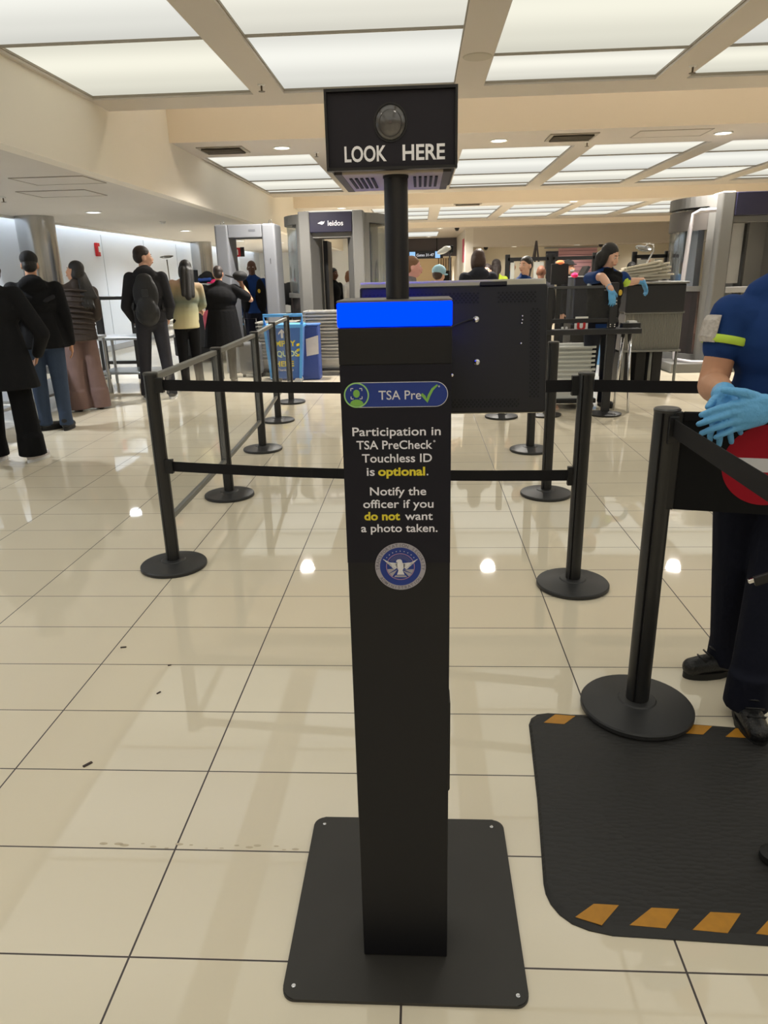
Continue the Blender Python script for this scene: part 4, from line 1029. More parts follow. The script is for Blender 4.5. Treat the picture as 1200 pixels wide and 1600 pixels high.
# small steel folding stand beside it
st = thing('folding_stand', 'thin steel folding stand legs beside the partition post', 'stand', (2.12, 7.5, 0))
for p in ([(.03, -.07, 0), (.0, 0, .82)], [(-.07, .12, 0), (-.05, .05, .82)]):
    b = bmesh.new(); tube(b, p, [.012, .02], 10); obj('leg', b, CHROME, st, smooth=True)
b = bmesh.new(); tube(b, [(-.05, .05, .3), (.0, -.02, .25)], .01, 8); obj('brace', b, CHROME, st, smooth=True)
b = bmesh.new(); tube(b, [(-.52, .7, .02), (-.2, .5, .82)], .02, 8); obj('brace', b, STEEL, st, smooth=True)
obj('top_plate', box(-.12, .1, -.06, .5, .82, .85, .006), PB, st)
obj('card', box(-.03, .05, -.05, .05, .905, .925, .002), WHT, st); obj('card_holder', box(-.09, .09, -.05, .06, .85, .905, .004), PB, st)
# tray trolley
dolly('low black dolly under the pale trays behind the partition', 1.58, 7.85, .56, .46, .12)
TP = tray('screening_tray', 'pale tray in the nested stack behind the partition', (0, 0, 0), .52, .42, .13, TRAYW, 'pale trays stacked behind the partition')
stack(TP, 10, 1.58, 7.85, .121, .046)
# right x-ray lane
xr = thing('xray_machine', 'black x-ray lane with a ribbed grey skirt, right of the long-haired officer', 'x-ray machine', (2.42, 8.75, 0))
obj('hood', box(-.02, .66, 0, 1.6, .93, 1.25, .015), mat('xray_black', (26, 26, 30), .5), xr)
obj('top_lid', box(-.1, .68, -.03, 1.6, 1.25, 1.275, .008), mat('lid_grey', (110, 108, 104), .5), xr)
b = bmesh.new()
for k in range(26): bx(b, .0 + k * .0255, .017 + k * .0255, .02, .04, .95, 1.2)
obj('lead_curtain', b, mat('curtain_black', (18, 18, 22), .5), xr)
b = bmesh.new()
for k in range(34): bx(b, .0 + k * .0195, .015 + k * .0195, .04, .06, .48, .93)
obj('ribbed_skirt', b, mat('skirt_grey', (122, 120, 112), .5), xr)
obj('skirt_back', box(0, .66, .062, 1.5, .48, .93), GREYD, xr)
for z in (.93, .49): obj('rail', box(-.02, .67, .01, .05, z - .012, z + .012), RAIL, xr)
for x in (.02, .34, .64):
    b = bmesh.new(); tube(b, [(x, .06, 0), (x, .06, .5)], .018, 10); obj('leg', b, RAIL, xr, smooth=True)
for x in (.1, .3, .5):
    b = bmesh.new(); bx(b, x - .06, x + .06, .3, 1.3, .02, .45, .01); obj('motor_box', b, DARK, xr)
TC = tray('screening_tray', 'cream tray in the slumped pile on the black x-ray lane', (0, 0, 0), .44, .34, .06, TRAYC, 'cream trays piled on the right x-ray lane')
for k in range(9):
    o = TC if k == 0 else TC.copy()
    if k: C.objects.link(o)
    o.location = (2.70 + (.10 if k % 2 else -.02) + random.uniform(-.02, .02), 9.25 + random.uniform(-.03, .03), 1.278 + k * .017); o.rotation_euler = (0, -.02 * k - .02, random.uniform(-.2, .2))
convex_mirror('round inspection mirror on a bent pole above the cream trays', (2.80, 9.6, 1.675), .105, (2.76, 9.62, 1.275), (.35, .1), True)
ob = thing('luggage_bin', 'dark navy box on a cart behind the clear partition', 'box', (2.27, 10.5, 0))
obj('body', box(-.12, .2, 0, .5, .7, 1.33, .015), mat('box_navy', (38, 40, 54), .5), ob); obj('lid', box(-.13, .21, -.01, .51, 1.33, 1.345, .004), GREYP, ob)
obj('cart', box(-.14, .22, -.02, .52, .08, .7, .01), DARK, ob)
for x in (-.1, .18): obj('caster', lathe(bmesh.new(), [(0, 0), (.03, 0), (.03, .08), (0, .08)], 14, (x, .1, 0)), BLK_RUB, ob)
pb = thing('pink_pouch', 'hot pink pouch at the corner of the dark navy box', 'pouch', (2.13, 10.42, 1.33))
blob('body', [ellip_data((0, 0, .03), (.05, .05, .035))], .008, MATS['hot_pink'], pb)
# dark screen tower near it
vt = thing('screen_tower', 'black screen tower left of the long-haired officer', 'monitor', (1.96, 10.6, 0))
obj('screen', box(-.12, .12, 0, .06, 1.24, 1.52, .008), DARK, vt); obj('post', box(-.03, .03, .02, .05, .02, 1.24), DARK, vt); obj('foot', box(-.12, .12, -.15, .2, 0, .02, .005), DARK, vt)
oh = thing('orange_hat', 'small orange item perched on the black screen tower', 'hat', (1.96, 10.63, 1.52))
blob('crown', [ellip_data((0, 0, .012), (.06, .05, .035))], .007, mat('orange_cloth', (236, 136, 84), .7), oh)
vk = thing('scanner_monitor', 'tilted black monitor beside the long-haired officer\'s shoulder', 'monitor', (2.36, 11.2, 0))
obj('screen', box(-.02, .02, -.2, .2, 1.2, 1.5, .006, mtx=Matrix.Translation((0, 0, 1.3)) @ Matrix.Rotation(.5, 4, 'Y') @ Matrix.Translation((0, 0, -1.3))), DARK, vk); obj('post', box(-.03, .03, -.03, .03, .02, 1.25), DARK, vk); obj('foot', box(-.2, .2, -.2, .2, 0, .02), DARK, vk)

# ---- glazed lane frames in the far middle and right
def lane_gate(label, x0, x1, y, zt, notices, zb=.0):
    t = thing('lane_gate', label, 'frame', (x0, y, 0))
    W = x1 - x0
    for x in (0, W): obj('post', box(x - .04, x + .04, -.03, .03, 0, zt + .05, .006), POSTM, t)
    obj('crossbar', box(0, W, -.03, .03, zt - .06, zt, .005), POSTM, t)
    for a, c, z0, z1 in notices: obj('notice', box(a, c, -.01, .01, z0, z1), mat('notice_pale', (206, 206, 198), .5, var=.05, vscale=6), t)
    if notices: obj('lower_bar', box(0, W, -.02, .02, notices[0][2] - .04, notices[0][2] - .01, .003), POSTM, t)
    return t
lane_gate('black lane frame with pale notices behind the officer in blue, left one', 1.5, 2.2, 13.0, 1.66, [(.05, .12, 1.2, 1.58), (.45, .62, 1.25, 1.58)])
lane_gate('black lane frame with pale notices right of the bald traveller', 2.28, 3.0, 13.1, 1.66, [(.05, .2, 1.28, 1.58)])
lane_gate('black lane frame with notices around the man in a light blue shirt', 3.7, 4.25, 13.2, 1.66, [(.05, .22, 1.25, 1.58), (.34, .47, 1.25, 1.58)])
ea = thing('easel', 'thin dark A-shaped easel top above the lane frames', 'easel', (2.13, 14.0, 0))
for s in (-1, 1):
    b = bmesh.new(); tube(b, [(s * .32, 0, 0), (0, 0, 1.96)], .018, 8); obj('leg', b, mat('easel_brown', (70, 56, 48), .5), ea, smooth=True)
b = bmesh.new(); tube(b, [(0, .4, 0), (0, 0.02, 1.94)], .016, 8); obj('leg', b, MATS['easel_brown'], ea, smooth=True)
# back wall: pink slatted panel with a dark picture
pk = thing('wall_display', 'pink slatted wall display with a dark picture panel on the back wall', 'display', (5.95, 30.88, 1.86))
PKM = mat('pink_panel', (204, 158, 166), .5)
obj('panel', box(-.35, 1.2, 0, .02, -1.0, .45), PKM, pk)
b = bmesh.new()
for k in range(9): bx(b, -.33, 1.18, -.012, 0, -.9 + k * .155, -.88 + k * .155)
obj('slat', b, mat('slat_mauve', (128, 96, 112), .5), pk)
obj('picture', box(-.85, -.35, -.02, .02, -.35, .35), mat('picture_dark', (40, 44, 66), .4, var=.8, vscale=9), pk); obj('frame', box(-.92, 1.25, -.01, .02, .45, .5), GREYP, pk)
gs = thing('gate_sign', 'dark overhead gates sign in the far corridor', 'sign', (.1, 36.4, 2.33))
obj('panel', box(-1.0, 1.0, 0, .08, -.17, .17, .01), mat('sign_dark', (24, 26, 34), .4), gs)
obj('blue_field', box(-.62, -.34, -.006, 0, -.15, .15), emat('sign_blue', (.35, .62, 1.0), .9), gs); obj('blue_field', box(.62, .86, -.006, 0, -.15, .15), emat('sign_blue', (.35, .62, 1.0), .9), gs)
text('Gates 31-47', .17, emat('sign_text', (.75, .75, .78), .8), gs, facing(.14, -.002, -.06), .002, .84, extr=.002)
for x in (-.7, .7): obj('hanger', box(x - .02, x + .02, .02, .06, .17, .76), DARK, gs)
rb = tag(obj('wall_banner', box(1.73, 1.748, 30.2, 31.2, 1.86, 2.75), mat('banner_pink', (190, 62, 92), .6, var=.15, vscale=3)), 'tall pink-red banner on the pale return wall', 'banner')
bl = thing('corridor_railing', 'dark slatted railing with lit gaps in the far corridor', 'railing', (.9, 38.6, 0))
obj('panel', box(0, .7, 0, .05, 0, 1.6), DARK, bl)
for k in range(6): obj('baluster', box(.02 + k * .125, .06 + k * .125, 0, .05, 1.6, 2.2), mat('baluster_brown', (84, 66, 54), .5), bl)
# light-topped pole with a crumpled white lamp
lp = thing('angled_lamp', 'white folding lamp head on a thin pole above the light blue cap', 'lamp', (.36, 9.35, 0))
b = bmesh.new(); tube(b, [(.02, 0, .02), (.02, 0, 1.3), (.0, 0, 1.72)], .011, 8); obj('pole', b, mat('lamp_pole', (70, 66, 66), .4), lp, smooth=True)
b = bmesh.new(); lathe(b, [(0, 0), (.14, 0), (.14, .02), (.02, .03)], 24); obj('foot', b, DARK, lp, smooth=True, sharp=40)
blob('head', [ellip_data((-.07, 0, 1.69), (.09, .06, .035), Matrix.Rotation(-.35, 3, 'Y')), ellip_data((-.03, 0, 1.715), (.06, .05, .03))], .008, mat('lamp_white', (214, 214, 210), .4, bump=.4, bscale=30), lp)
obj('joint', box(.01, .05, -.02, .02, 1.66, 1.75, .01), DARK, lp)

# ================================================================== people
SKIN = {'light': mat('skin_light', (222, 176, 152), .5, spec=.3, var=.04, vscale=30), 'tan': mat('skin_tan', (196, 146, 116), .5, spec=.3, var=.05, vscale=25),
        'brown': mat('skin_brown', (120, 82, 64), .5, spec=.35, var=.04, vscale=30), 'dark': mat('skin_dark', (92, 62, 48), .5, spec=.35, var=.04, vscale=30),
        'pink': mat('skin_pink', (226, 168, 158), .5, spec=.3, var=.04, vscale=30)}
CLO = lambda n, rgb, r=.85: mat('cloth_' + n, rgb, r, spec=.15, var=.10, vscale=14, bump=.25, bscale=35)
GLOVE = mat('nitrile_glove', (98, 170, 222), .42, spec=.45, bump=.35, bscale=90)
EYEW = mat('eye_white', (226, 222, 218), .3); EYED = mat('eye_dark', (32, 24, 20), .25)
LIP = {'light': mat('lip_light', (186, 112, 102), .5), 'tan': mat('lip_tan', (160, 96, 84), .5), 'brown': mat('lip_brown', (100, 58, 52), .5), 'dark': mat('lip_dark', (84, 50, 44), .5), 'pink': mat('lip_pink', (198, 110, 106), .5)}

def rotz3(a): return Matrix.Rotation(a, 3, 'Z')
def hand_pieces(wr, f, n, side, s, curl=.35, spread=.12, fat=1.0):
    """palm and five bent fingers: f along the hand, n out of the back of the hand, side=+1 thumb to f x n"""
    wr = Vector(wr); f = Vector(f).normalized(); n = Vector(n); n = (n - f * n.dot(f)).normalized(); t = f.cross(n) * side
    P = []
    q = lambda a, b, c: wr + (f * a + t * b + n * c) * s
    for b0 in (-.028, -.009, .010, .027):
        P.append(capsule_data(q(.012, b0 * .6, 0), q(.088, b0, .002), .0155 * s * fat, .0125 * s * fat, 10))
    P.append(ellip_data(q(.03, .022, -.008), (.02 * s, .02 * s, .02 * s)))
    for b0, ln, r in ((.029, .074, .0085), (.010, .082, .0088), (-.009, .076, .0083), (-.027, .06, .0074)):
        p = q(.086, b0, .002); seg = (.45, .32, .23); a = curl * .5; sp = spread * (b0 / .028)
        for k, fr in enumerate(seg):
            d = f * math.cos(a) - n * math.sin(a) + t * sp * (1 if k == 0 else .6)
            p2 = p + d.normalized() * ln * fr * s
            rr = r * s * fat
            P.append(capsule_data(p, p2, rr * (1 - .06 * k), rr * (.95 - .08 * k), 10)); p = p2; a += curl
    p = q(.022, .030, -.006); d = (f * .72 + t * .62 - n * .2).normalized(); p2 = p + d * .042 * s; d2 = (f * .92 + t * .25 - n * .22).normalized(); p3 = p2 + d2 * .036 * s
    P += [capsule_data(p, p2, .0115 * s * fat, .0098 * s * fat, 10), capsule_data(p2, p3, .0098 * s * fat, .0078 * s * fat, 10)]
    return P

def figure(label, loc, rotz, h=1.72, skin='light', top=None, bottom=None, shoes=None, hair=None, hairstyle='short', lean=0.0, side=0.0,
           head_yaw=0.0, head_pitch=0.0, arms=None, legs=None, sleeves='long', top_hem=.88, top_fit=1.0, flare=0.0, coat=None, gloves=False,
           vest=None, vox=.011, face=True, width=1.0, shoe_h=0.0, extra=None, leg_fit=1.0, sole=None, wide_leg=0.0, top_name='jacket', collar=True, hood=False, hands=True, hem_up=0.0, drop=0.0, head_shift=(0, 0, 0), torso_vox=None, sleeve=.72, arm_fat=1.0):
    s = h / 1.75
    t = thing('person', label, 'person', loc, rotz)
    piv = Vector((0, 0, .95))
    Rt = Matrix.Rotation(side, 3, 'Y') @ Matrix.Rotation(lean, 3, 'X')
    def T(p): return (piv + Rt @ (Vector(p) - piv)) * s          # torso frame
    def U(p): return Vector(p) * s
    W = width
    # ---- joints
    sh = {-1: T((-.178 * W, .005, 1.405 - drop)), 1: T((.178 * W, .005, 1.405 - drop))}
    arms = arms or {}
    el, wr, hf, hn = {}, {}, {}, {}
    for k in (-1, 1):
        a = arms.get(k)
        if a is None:
            el[k] = T((k * .225 * W, .02, 1.12)); wr[k] = T((k * .235 * W, -.03, .875)); hf[k] = Vector((0, -.12, -1)); hn[k] = Vector((k, 0, 0))
        else:
            el[k] = Vector(a[0]); wr[k] = Vector(a[1]); hf[k] = Vector(a[2]) if len(a) > 2 else (wr[k] - el[k]); hn[k] = Vector(a[3]) if len(a) > 3 else Vector((k, 0, 0))
    legs = legs or {}
    hip, kn, an, fy = {}, {}, {}, {}
    for k in (-1, 1):
        hip[k] = U((k * .088 * W, 0, .93)); g = legs.get(k, {})
        f0 = Vector(g.get('foot', (k * .10, 0.0, 0))); fy[k] = g.get('yaw', k * .15)
        an[k] = Vector((f0.x * s, f0.y * s, .085 * s)) + Vector((0, .03 * s, 0)) + Vector((0, 0, g.get('lift', 0)))
        mid = (hip[k] + an[k]) / 2; kn[k] = Vector((mid.x, mid.y - g.get('bend', .02) * s, .5 * s + g.get('lift', 0) * .6))
    hc = T((0, -.015, 1.628)) + Vector(head_shift) * s
    nk0 = T((0, .02, 1.42)); 
    Rh = Rt @ Matrix.Rotation(head_yaw, 3, 'Z') @ Matrix.Rotation(head_pitch, 3, 'X')
    def H(p): return hc + Rh @ (Vector(p) * s)
    # ---- the body: one continuous surface
    B = []
    ez = lambda c, r: ellip_data(T(c), tuple(v * s for v in r), Rt)
    B += [ez((0, 0, .97), (.15 * W, .10 * W, .12)), ez((0, 0, 1.10), (.128 * W, .092 * W, .14)), ez((0, 0, 1.27), (.148 * W, .10 * W, .19)), ]
    B += [capsule_data(T((-.13 * W, .005, 1.40 - drop)), T((.13 * W, .005, 1.40 - drop)), .055 * s, .055 * s), capsule_data(nk0, H((0, .012, -.05)), .056 * s, .052 * s)]
    B += [capsule_data(T((-.1 * W, .01, 1.43)), nk0, .04 * s, .055 * s), capsule_data(T((.1 * W, .01, 1.43)), nk0, .04 * s, .055 * s)]
    hd = lambda c, r: ellip_data(H(c), tuple(v * s for v in r), Rh)
    B += [hd((0, .012, .035), (.073, .092, .085)), hd((0, -.022, -.035), (.056, .066, .074)), hd((0, -.05, -.082), (.028, .028, .024)), hd((0, -.035, .0), (.06, .056, .07))]
    B += [capsule_data(H((0, -.082, .012)), H((0, -.104, -.024)), .009 * s, .0145 * s, 8), hd((0, -.088, -.054), (.026, .014, .016))]
    for k in (-1, 1):
        B += [hd((k * .073, .012, -.01), (.012, .022, .032)), hd((k * .034, -.076, -.022), (.022, .016, .02))]
        B += [capsule_data(sh[k], el[k], .05 * s * W ** .5, .041 * s * arm_fat), capsule_data(el[k], el[k] + (wr[k] - el[k]) * .35, .041 * s * arm_fat, .042 * s * arm_fat), capsule_data(el[k] + (wr[k] - el[k]) * .35, wr[k], .042 * s * arm_fat, .028 * s)]
        B += [capsule_data(hip[k], kn[k], .082 * s * W ** .5, .056 * s), capsule_data(kn[k], kn[k] + (an[k] - kn[k]) * .35, .056 * s, .055 * s), capsule_data(kn[k] + (an[k] - kn[k]) * .35, an[k], .055 * s, .036 * s)]
        d = rotz3(fy[k]) @ Vector((0, -1, 0)); z0 = an[k].z - .085 * s
        B += [capsule_data(Vector((an[k].x, an[k].y, z0 + .042 * s)), Vector((an[k].x, an[k].y, z0 + .036 * s)) + d * .13 * s, .033 * s, .026 * s)]
    ms = [union_mesh(B, vox, 3)]
    if hands:
        for k in (-1, 1):
            if gloves: continue
            ms.append(union_mesh(hand_pieces(wr[k], hf[k], hn[k], k, s) + [capsule_data(wr[k] - hf[k].normalized() * .03 * s, wr[k] + hf[k].normalized() * .02 * s, .028 * s, .024 * s)], .0055, 2))
    mobj('body', join_meshes(ms), SKIN[skin], t, smooth=True)
    if gloves:
        for k in (-1, 1):
            d = (wr[k] - el[k]).normalized()
            blob('glove', hand_pieces(wr[k], hf[k], hn[k], k, s * 1.04, fat=1.05) + [capsule_data(wr[k] - d * .05 * s, wr[k] + hf[k].normalized() * .03 * s, .033 * s, .026 * s)], .0055, GLOVE, t, 2)
    # ---- face
    if face:
        for k in (-1, 1):
            e = mobj('eye', union_mesh([hd((k * .031, -.0815, .012), (.0125, .008, .0075))], .004, 0), EYEW, t, smooth=True)
            mobj('iris', union_mesh([hd((k * .031, -.087, .012), (.0058, .004, .006))], .0025, 0), EYED, e, smooth=True)
            if hair is not None: mobj('eyebrow', union_mesh([capsule_data(H((k * .016, -.088, .034)), H((k * .046, -.077, .036)), .0042 * s, .003 * s, 8)], .003, 0), hair, t, smooth=True)
        mobj('mouth', union_mesh([capsule_data(H((-.017, -.096, -.056)), H((.017, -.096, -.056)), .0052 * s, .0052 * s, 8), hd((0, -.099, -.056), (.012, .006, .008))], .003, 0), LIP[skin], t, smooth=True)
    # ---- clothes
    f = top_fit
    if top is not None:
        J = [ez((0, 0, 1.02), (.158 * W * f, .115 * W * f, .13)), ez((0, 0, 1.12), (.15 * W * f, .112 * W * f, .15)), ez((0, .0, 1.27), (.168 * W * f, .122 * W * f, .19)),
             capsule_data(T((-.14 * W, .005, 1.392 - drop)), T((.14 * W, .005, 1.392 - drop)), .072 * s * f ** .5, .072 * s * f ** .5), capsule_data(T((-.13 * W, .01, 1.40 - drop * .9)), T((-.05 * W, .012, 1.44)), .06 * s, .055 * s), capsule_data(T((.13 * W, .01, 1.40 - drop * .9)), T((.05 * W, .012, 1.44)), .06 * s, .055 * s), capsule_data(T((-.1 * W, .01, 1.43)), T((-.03, .015, 1.475)), .05 * s, .05 * s), capsule_data(T((.1 * W, .01, 1.43)), T((.03, .015, 1.475)), .05 * s, .05 * s)]
        if collar: J.append(capsule_data(T((0, .02, 1.44)), T((0, .012, 1.492)), .068 * s, .067 * s))
        if hood: J += [ez((0, .10, 1.45), (.13, .07, .075)), ez((0, .06, 1.49), (.10, .06, .05))]
        hw = .165 * W * f + flare
        J.append(cone_data(T((0, 0, 1.1)), T((0, 0, top_hem)), (.152 * W * f * s, .115 * W * f * s), (hw * s, (.125 * W * f + flare * .8) * s)))
        for k in (-1, 1):
            if sleeves == 'long':
                J += [capsule_data(sh[k], el[k], .064 * s * f, .052 * s * f), capsule_data(el[k], wr[k] - (wr[k] - el[k]).normalized() * .012, .052 * s * f, .04 * s * f)]
            elif sleeves == 'short':
                J += [capsule_data(sh[k], sh[k] + (el[k] - sh[k]) * sleeve, .066 * s * f, .064 * s * f)]
        blob(top_name, J, vox, top, t, 3)
    if coat is not None:        # long skirt of a coat below the hem
        m_, z1, rx, ry = coat
        blob('coat_skirt', [cone_data(T((0, 0, 1.08)), U((0, 0, z1)), (.16 * W * f * s, .12 * W * f * s), (rx * s, ry * s))], vox, m_, t, 3)
    if vest is not None:
        V = [ez((0, 0, 1.03), (.175 * W, .136 * W, .12)), ez((0, 0, 1.15), (.176 * W, .142 * W, .16)), ez((0, .0, 1.28), (.186 * W, .15 * W, .19)), capsule_data(T((-.115 * W, .005, 1.40)), T((-.06 * W, .005, 1.42)), .075 * s, .07 * s), capsule_data(T((.115 * W, .005, 1.40)), T((.06 * W, .005, 1.42)), .075 * s, .07 * s), ez((0, 0, 1.37), (.165 * W, .13 * W, .09)), capsule_data(T((0, .02, 1.44)), T((0, .012, 1.475)), .075 * s, .074 * s),
             cone_data(T((0, 0, 1.1)), T((0, 0, .93)), (.16 * W * s, .12 * W * s), (.172 * W * s, .132 * W * s))]
        blob('vest', V, vox, vest, t, 3)
        bd = ellip_data((0, 0, 0), (.024 * s, .009 * s, .032 * s))
        c = T((.085 * W, -.146 * W, 1.27))
        mobj('badge', union_mesh([([v + c for v in bd[0]], bd[1])], .004, 1), mat('badge_gold', (222, 186, 70), .35, metal=.5), t, smooth=True)
    if bottom is not None:
        L = [ez((0, 0, .97), (.16 * W, .118 * W, .11)), ez((0, 0, .9), (.16 * W, .12 * W, .1))]
        for k in (-1, 1):
            kr, ar = (.072 + wide_leg * .5) * leg_fit, (.058 + wide_leg) * leg_fit
            L += [capsule_data(hip[k], kn[k], .098 * s * W ** .5, kr * s), capsule_data(kn[k], an[k] + Vector((0, 0, (.02 + wide_leg * 1.2) * s)), kr * s, ar * s * .97), cone_data(an[k] + Vector((0, 0, (.1 + wide_leg) * s)), an[k] + Vector((0, -.0, -(.035 + wide_leg * .45 - hem_up) * s)), (ar * s, ar * s), (ar * 1.08 * s, ar * 1.10 * s))]
        blob('trousers', L, vox, bottom, t, 3)
    if shoes is not None:
        for k in (-1, 1):
            d = rotz3(fy[k]) @ Vector((0, -1, 0)); z0 = an[k].z - .085 * s
            p0 = Vector((an[k].x, an[k].y, 0)) - d * .025 * s
            F = [capsule_data(p0 + Vector((0, 0, z0 + .052 * s)), p0 + Vector((0, 0, z0 + .05 * s)) + d * .06 * s, .044 * s, .046 * s), capsule_data(p0 + Vector((0, 0, z0 + .046 * s)) + d * .06 * s, p0 + Vector((0, 0, z0 + .042 * s)) + d * .175 * s, .044 * s, .037 * s)]
            if shoe_h: F.append(capsule_data(p0 + d * .01 * s + Vector((0, 0, z0 + .06 * s)), p0 + d * .0 + Vector((0, 0, z0 + shoe_h)), .046 * s, .048 * s))
            sh_o = blob('shoe', F, .007, shoes, t, 2)
            q = rotz3(fy[k]); out = []
            for i in range(28):
                a = 2 * PI * i / 28; yy = math.sin(a); w_ = .046 * (1 - .12 * (yy < 0) + (.04 if yy > .4 else 0))
                out.append((w_ * math.cos(a), -.078 - .13 * yy))
            b = bmesh.new(); prism(b, [tuple((p0 + q @ Vector((x * s, y * s, 0)))[:2]) for x, y in out], z0, z0 + .026 * s); obj('sole', b, sole or BLK_RUB, sh_o, smooth=True, sharp=40)
    # ---- hair
    if hair is not None:
        G = [hd((0, .022, .05), (.081, .096, .084)), hd((0, .05, .01), (.076, .07, .08))]
        if hairstyle == 'short': pass
        elif hairstyle == 'buzz': G = [hd((0, .020, .045), (.0765, .093, .084)), hd((0, .05, .0), (.07, .062, .07))]
        elif hairstyle == 'bob': G += [hd((0, .045, -.02), (.092, .075, .11)), hd((-.072, .01, -.03), (.026, .055, .10)), hd((.072, .01, -.03), (.026, .055, .10))]
        elif hairstyle == 'bun': G += [hd((0, .10, .05), (.05, .045, .05)), hd((.0, .07, .0), (.07, .05, .07))]
        elif hairstyle == 'curly':
            G += [hd((0, .04, .0), (.12, .115, .125)), hd((-.07, .03, -.05), (.06, .08, .08)), hd((.07, .03, -.05), (.06, .08, .08))]
            rnd = random.Random(3)
            for i in range(46):
                a, z = rnd.uniform(0, 2 * PI), rnd.uniform(-.12, .12); rr = .115 * math.cos(z / .16)
                G.append(hd((rr * math.cos(a), .04 + max(-.03, rr * math.sin(a)), z), (.03, .03, .03)))
        elif hairstyle == 'long': G += [hd((0, .055, -.03), (.088, .06, .12)), capsule_data(H((-.04, .075, -.03)), T((-.06, .115, 1.27)), .06 * s, .035 * s), capsule_data(H((.04, .075, -.03)), T((.06, .115, 1.27)), .06 * s, .035 * s), capsule_data(H((0, .08, -.03)), T((0, .12, 1.24)), .065 * s, .045 * s), hd((-.07, .02, -.03), (.025, .05, .09)), hd((.07, .02, -.03), (.025, .05, .09))]
        elif hairstyle == 'braids':
            G += [hd((0, .05, -.02), (.09, .07, .10))]
            for i in range(12):
                x = -.13 * (i / 11 - .15)
                G.append(capsule_data(H((x * .7, .07, -.02)), T((x - .07, .14, 1.24 - .02 * (i % 3))), .026 * s, .013 * s, 8)); G.append(capsule_data(H((-.03 + x * .4, .075, .0)), T((x - .10, .125, 1.33)), .024 * s, .018 * s, 8))
        blob('hair', G, .0085 if hairstyle != 'curly' else .009, hair, t, 2)
    t['_s'] = s; del t['_s']
    if extra: extra(t, s, T, U, H, hd, ez, hip, el, wr)
    return t

HB = mat('hair_black', (20, 17, 16), .5, bump=.5, bscale=120); HBR = mat('hair_brown', (66, 46, 36), .5, bump=.5, bscale=120); HDB = mat('hair_dark_brown', (40, 28, 24), .5, bump=.5, bscale=120)
HLB = mat('hair_light_brown', (128, 92, 66), .5, bump=.5, bscale=120); HRB = mat('hair_red_brown', (140, 94, 66), .5, bump=.5, bscale=120)
CBLK = CLO('black', (22, 22, 24)); CBLK2 = CLO('black_coat', (26, 26, 28)); CDG = CLO('dark_grey', (46, 46, 50)); CG = CLO('grey_trouser', (54, 54, 60)); JEAN = CLO('denim', (60, 72, 92)); MAUV = CLO('mauve', (122, 100, 95)); PUFF = CLO('brown_puffer', (66, 58, 54), .5)
NAVY = CLO('navy_trouser', (22, 24, 36)); OFB = mat('officer_blue_shirt', (24, 56, 112), .75, spec=.2, var=.08, vscale=8, bump=.25, bscale=18); WHC = CLO('white_top', (216, 212, 208)); LBL_ = CLO('light_blue_shirt', (136, 178, 222))

# A: curly-haired traveller at the left edge, in black
def exA(t, s, T, U, H, hd, ez, hip, el, wr): pass
figure('person with curly dark hair and long black jacket at the left edge', (-3.41, 5.66, 0), PI + .3, 1.66, 'tan', CBLK2, CLO('black_wide', (17, 17, 19)), mat('sneaker_white', (206, 200, 200), .6), HDB, 'curly',
       lean=.05, top_hem=.64, top_fit=1.25, flare=.07, wide_leg=.05, sole=WHT, face=False, hem_up=.03, arms={-1: ((-.36, .03, 1.03), (-.27, -.12, .86)), 1: ((.30, .03, 1.03), (.25, -.12, .84))}, legs={-1: {'foot': (-.15, .05), 'yaw': -.55}, 1: {'foot': (.17, -.02), 'yaw': -.2}}, width=1.12, vox=.012)
# B: man in black cap, black coat, jeans
def exB(t, s, T, U, H, hd, ez, hip, el, wr):
    blob('cap', [hd((0, .018, .06), (.084, .099, .078)), hd((0, -.11, .035), (.065, .06, .010))], .0075, mat('cap_black', (20, 20, 22), .8), t, 2)
    blob('sling_strap', [capsule_data(T((-.17, .13, 1.33)), T((.2, .12, 1.17)), .022 * s, .022 * s), capsule_data(T((.2, .12, 1.17)), T((.2, -.1, 1.12)), .02 * s, .02 * s)], .01, CDG, t)
figure('man in a black cap, black coat and blue jeans with his back to the camera', (-3.70, 6.93, 0), PI + .42, 1.70, 'tan', CBLK, JEAN, mat('shoe_black', (20, 20, 22), .5), HB, 'buzz',
       top_hem=.84, top_fit=1.2, flare=.03, face=False, width=1.1, legs={-1: {'foot': (-.10, .02), 'yaw': -.3}, 1: {'foot': (.10, -.06), 'yaw': -1.2}}, extra=exB, hood=True, leg_fit=1.12, shoe_h=.1, vox=.012)
# C: woman in brown puffer and mauve trousers, head turned to the left
def exC(t, s, T, U, H, hd, ez, hip, el, wr):
    for k in range(9):
        z = .90 + k * .062
        ring = circle(0, 0, (.195 - .003 * k) * s, (.152 - .002 * k) * s, n=28)
        b = bmesh.new(); pts = [T((x / s, y / s, z)) for x, y in ring]; tube(b, pts + [pts[0], pts[1]], .014 * s, 6)
        obj('quilt_band', b, PUFF, t, smooth=True)
figure('woman in a brown quilted puffer jacket and wide mauve trousers, hair swept over one shoulder', (-3.90, 8.13, 0), PI + .55, 1.66, 'tan', PUFF, MAUV, mat('shoe_mauve', (120, 92, 84), .6), HB, 'braids',
       lean=.14, side=-.10, head_yaw=.8, head_pitch=-.15, top_hem=.83, top_fit=1.16, flare=.03, wide_leg=.062, legs={-1: {'foot': (-.12, .0), 'yaw': -.1}, 1: {'foot': (.13, 0.04), 'yaw': .1}}, extra=exC,
       arms={-1: ((-.22, .0, 1.05), (-.16, -.22, .98)), 1: ((.22, -.02, 1.08), (.14, -.25, .98))}, vox=.012)
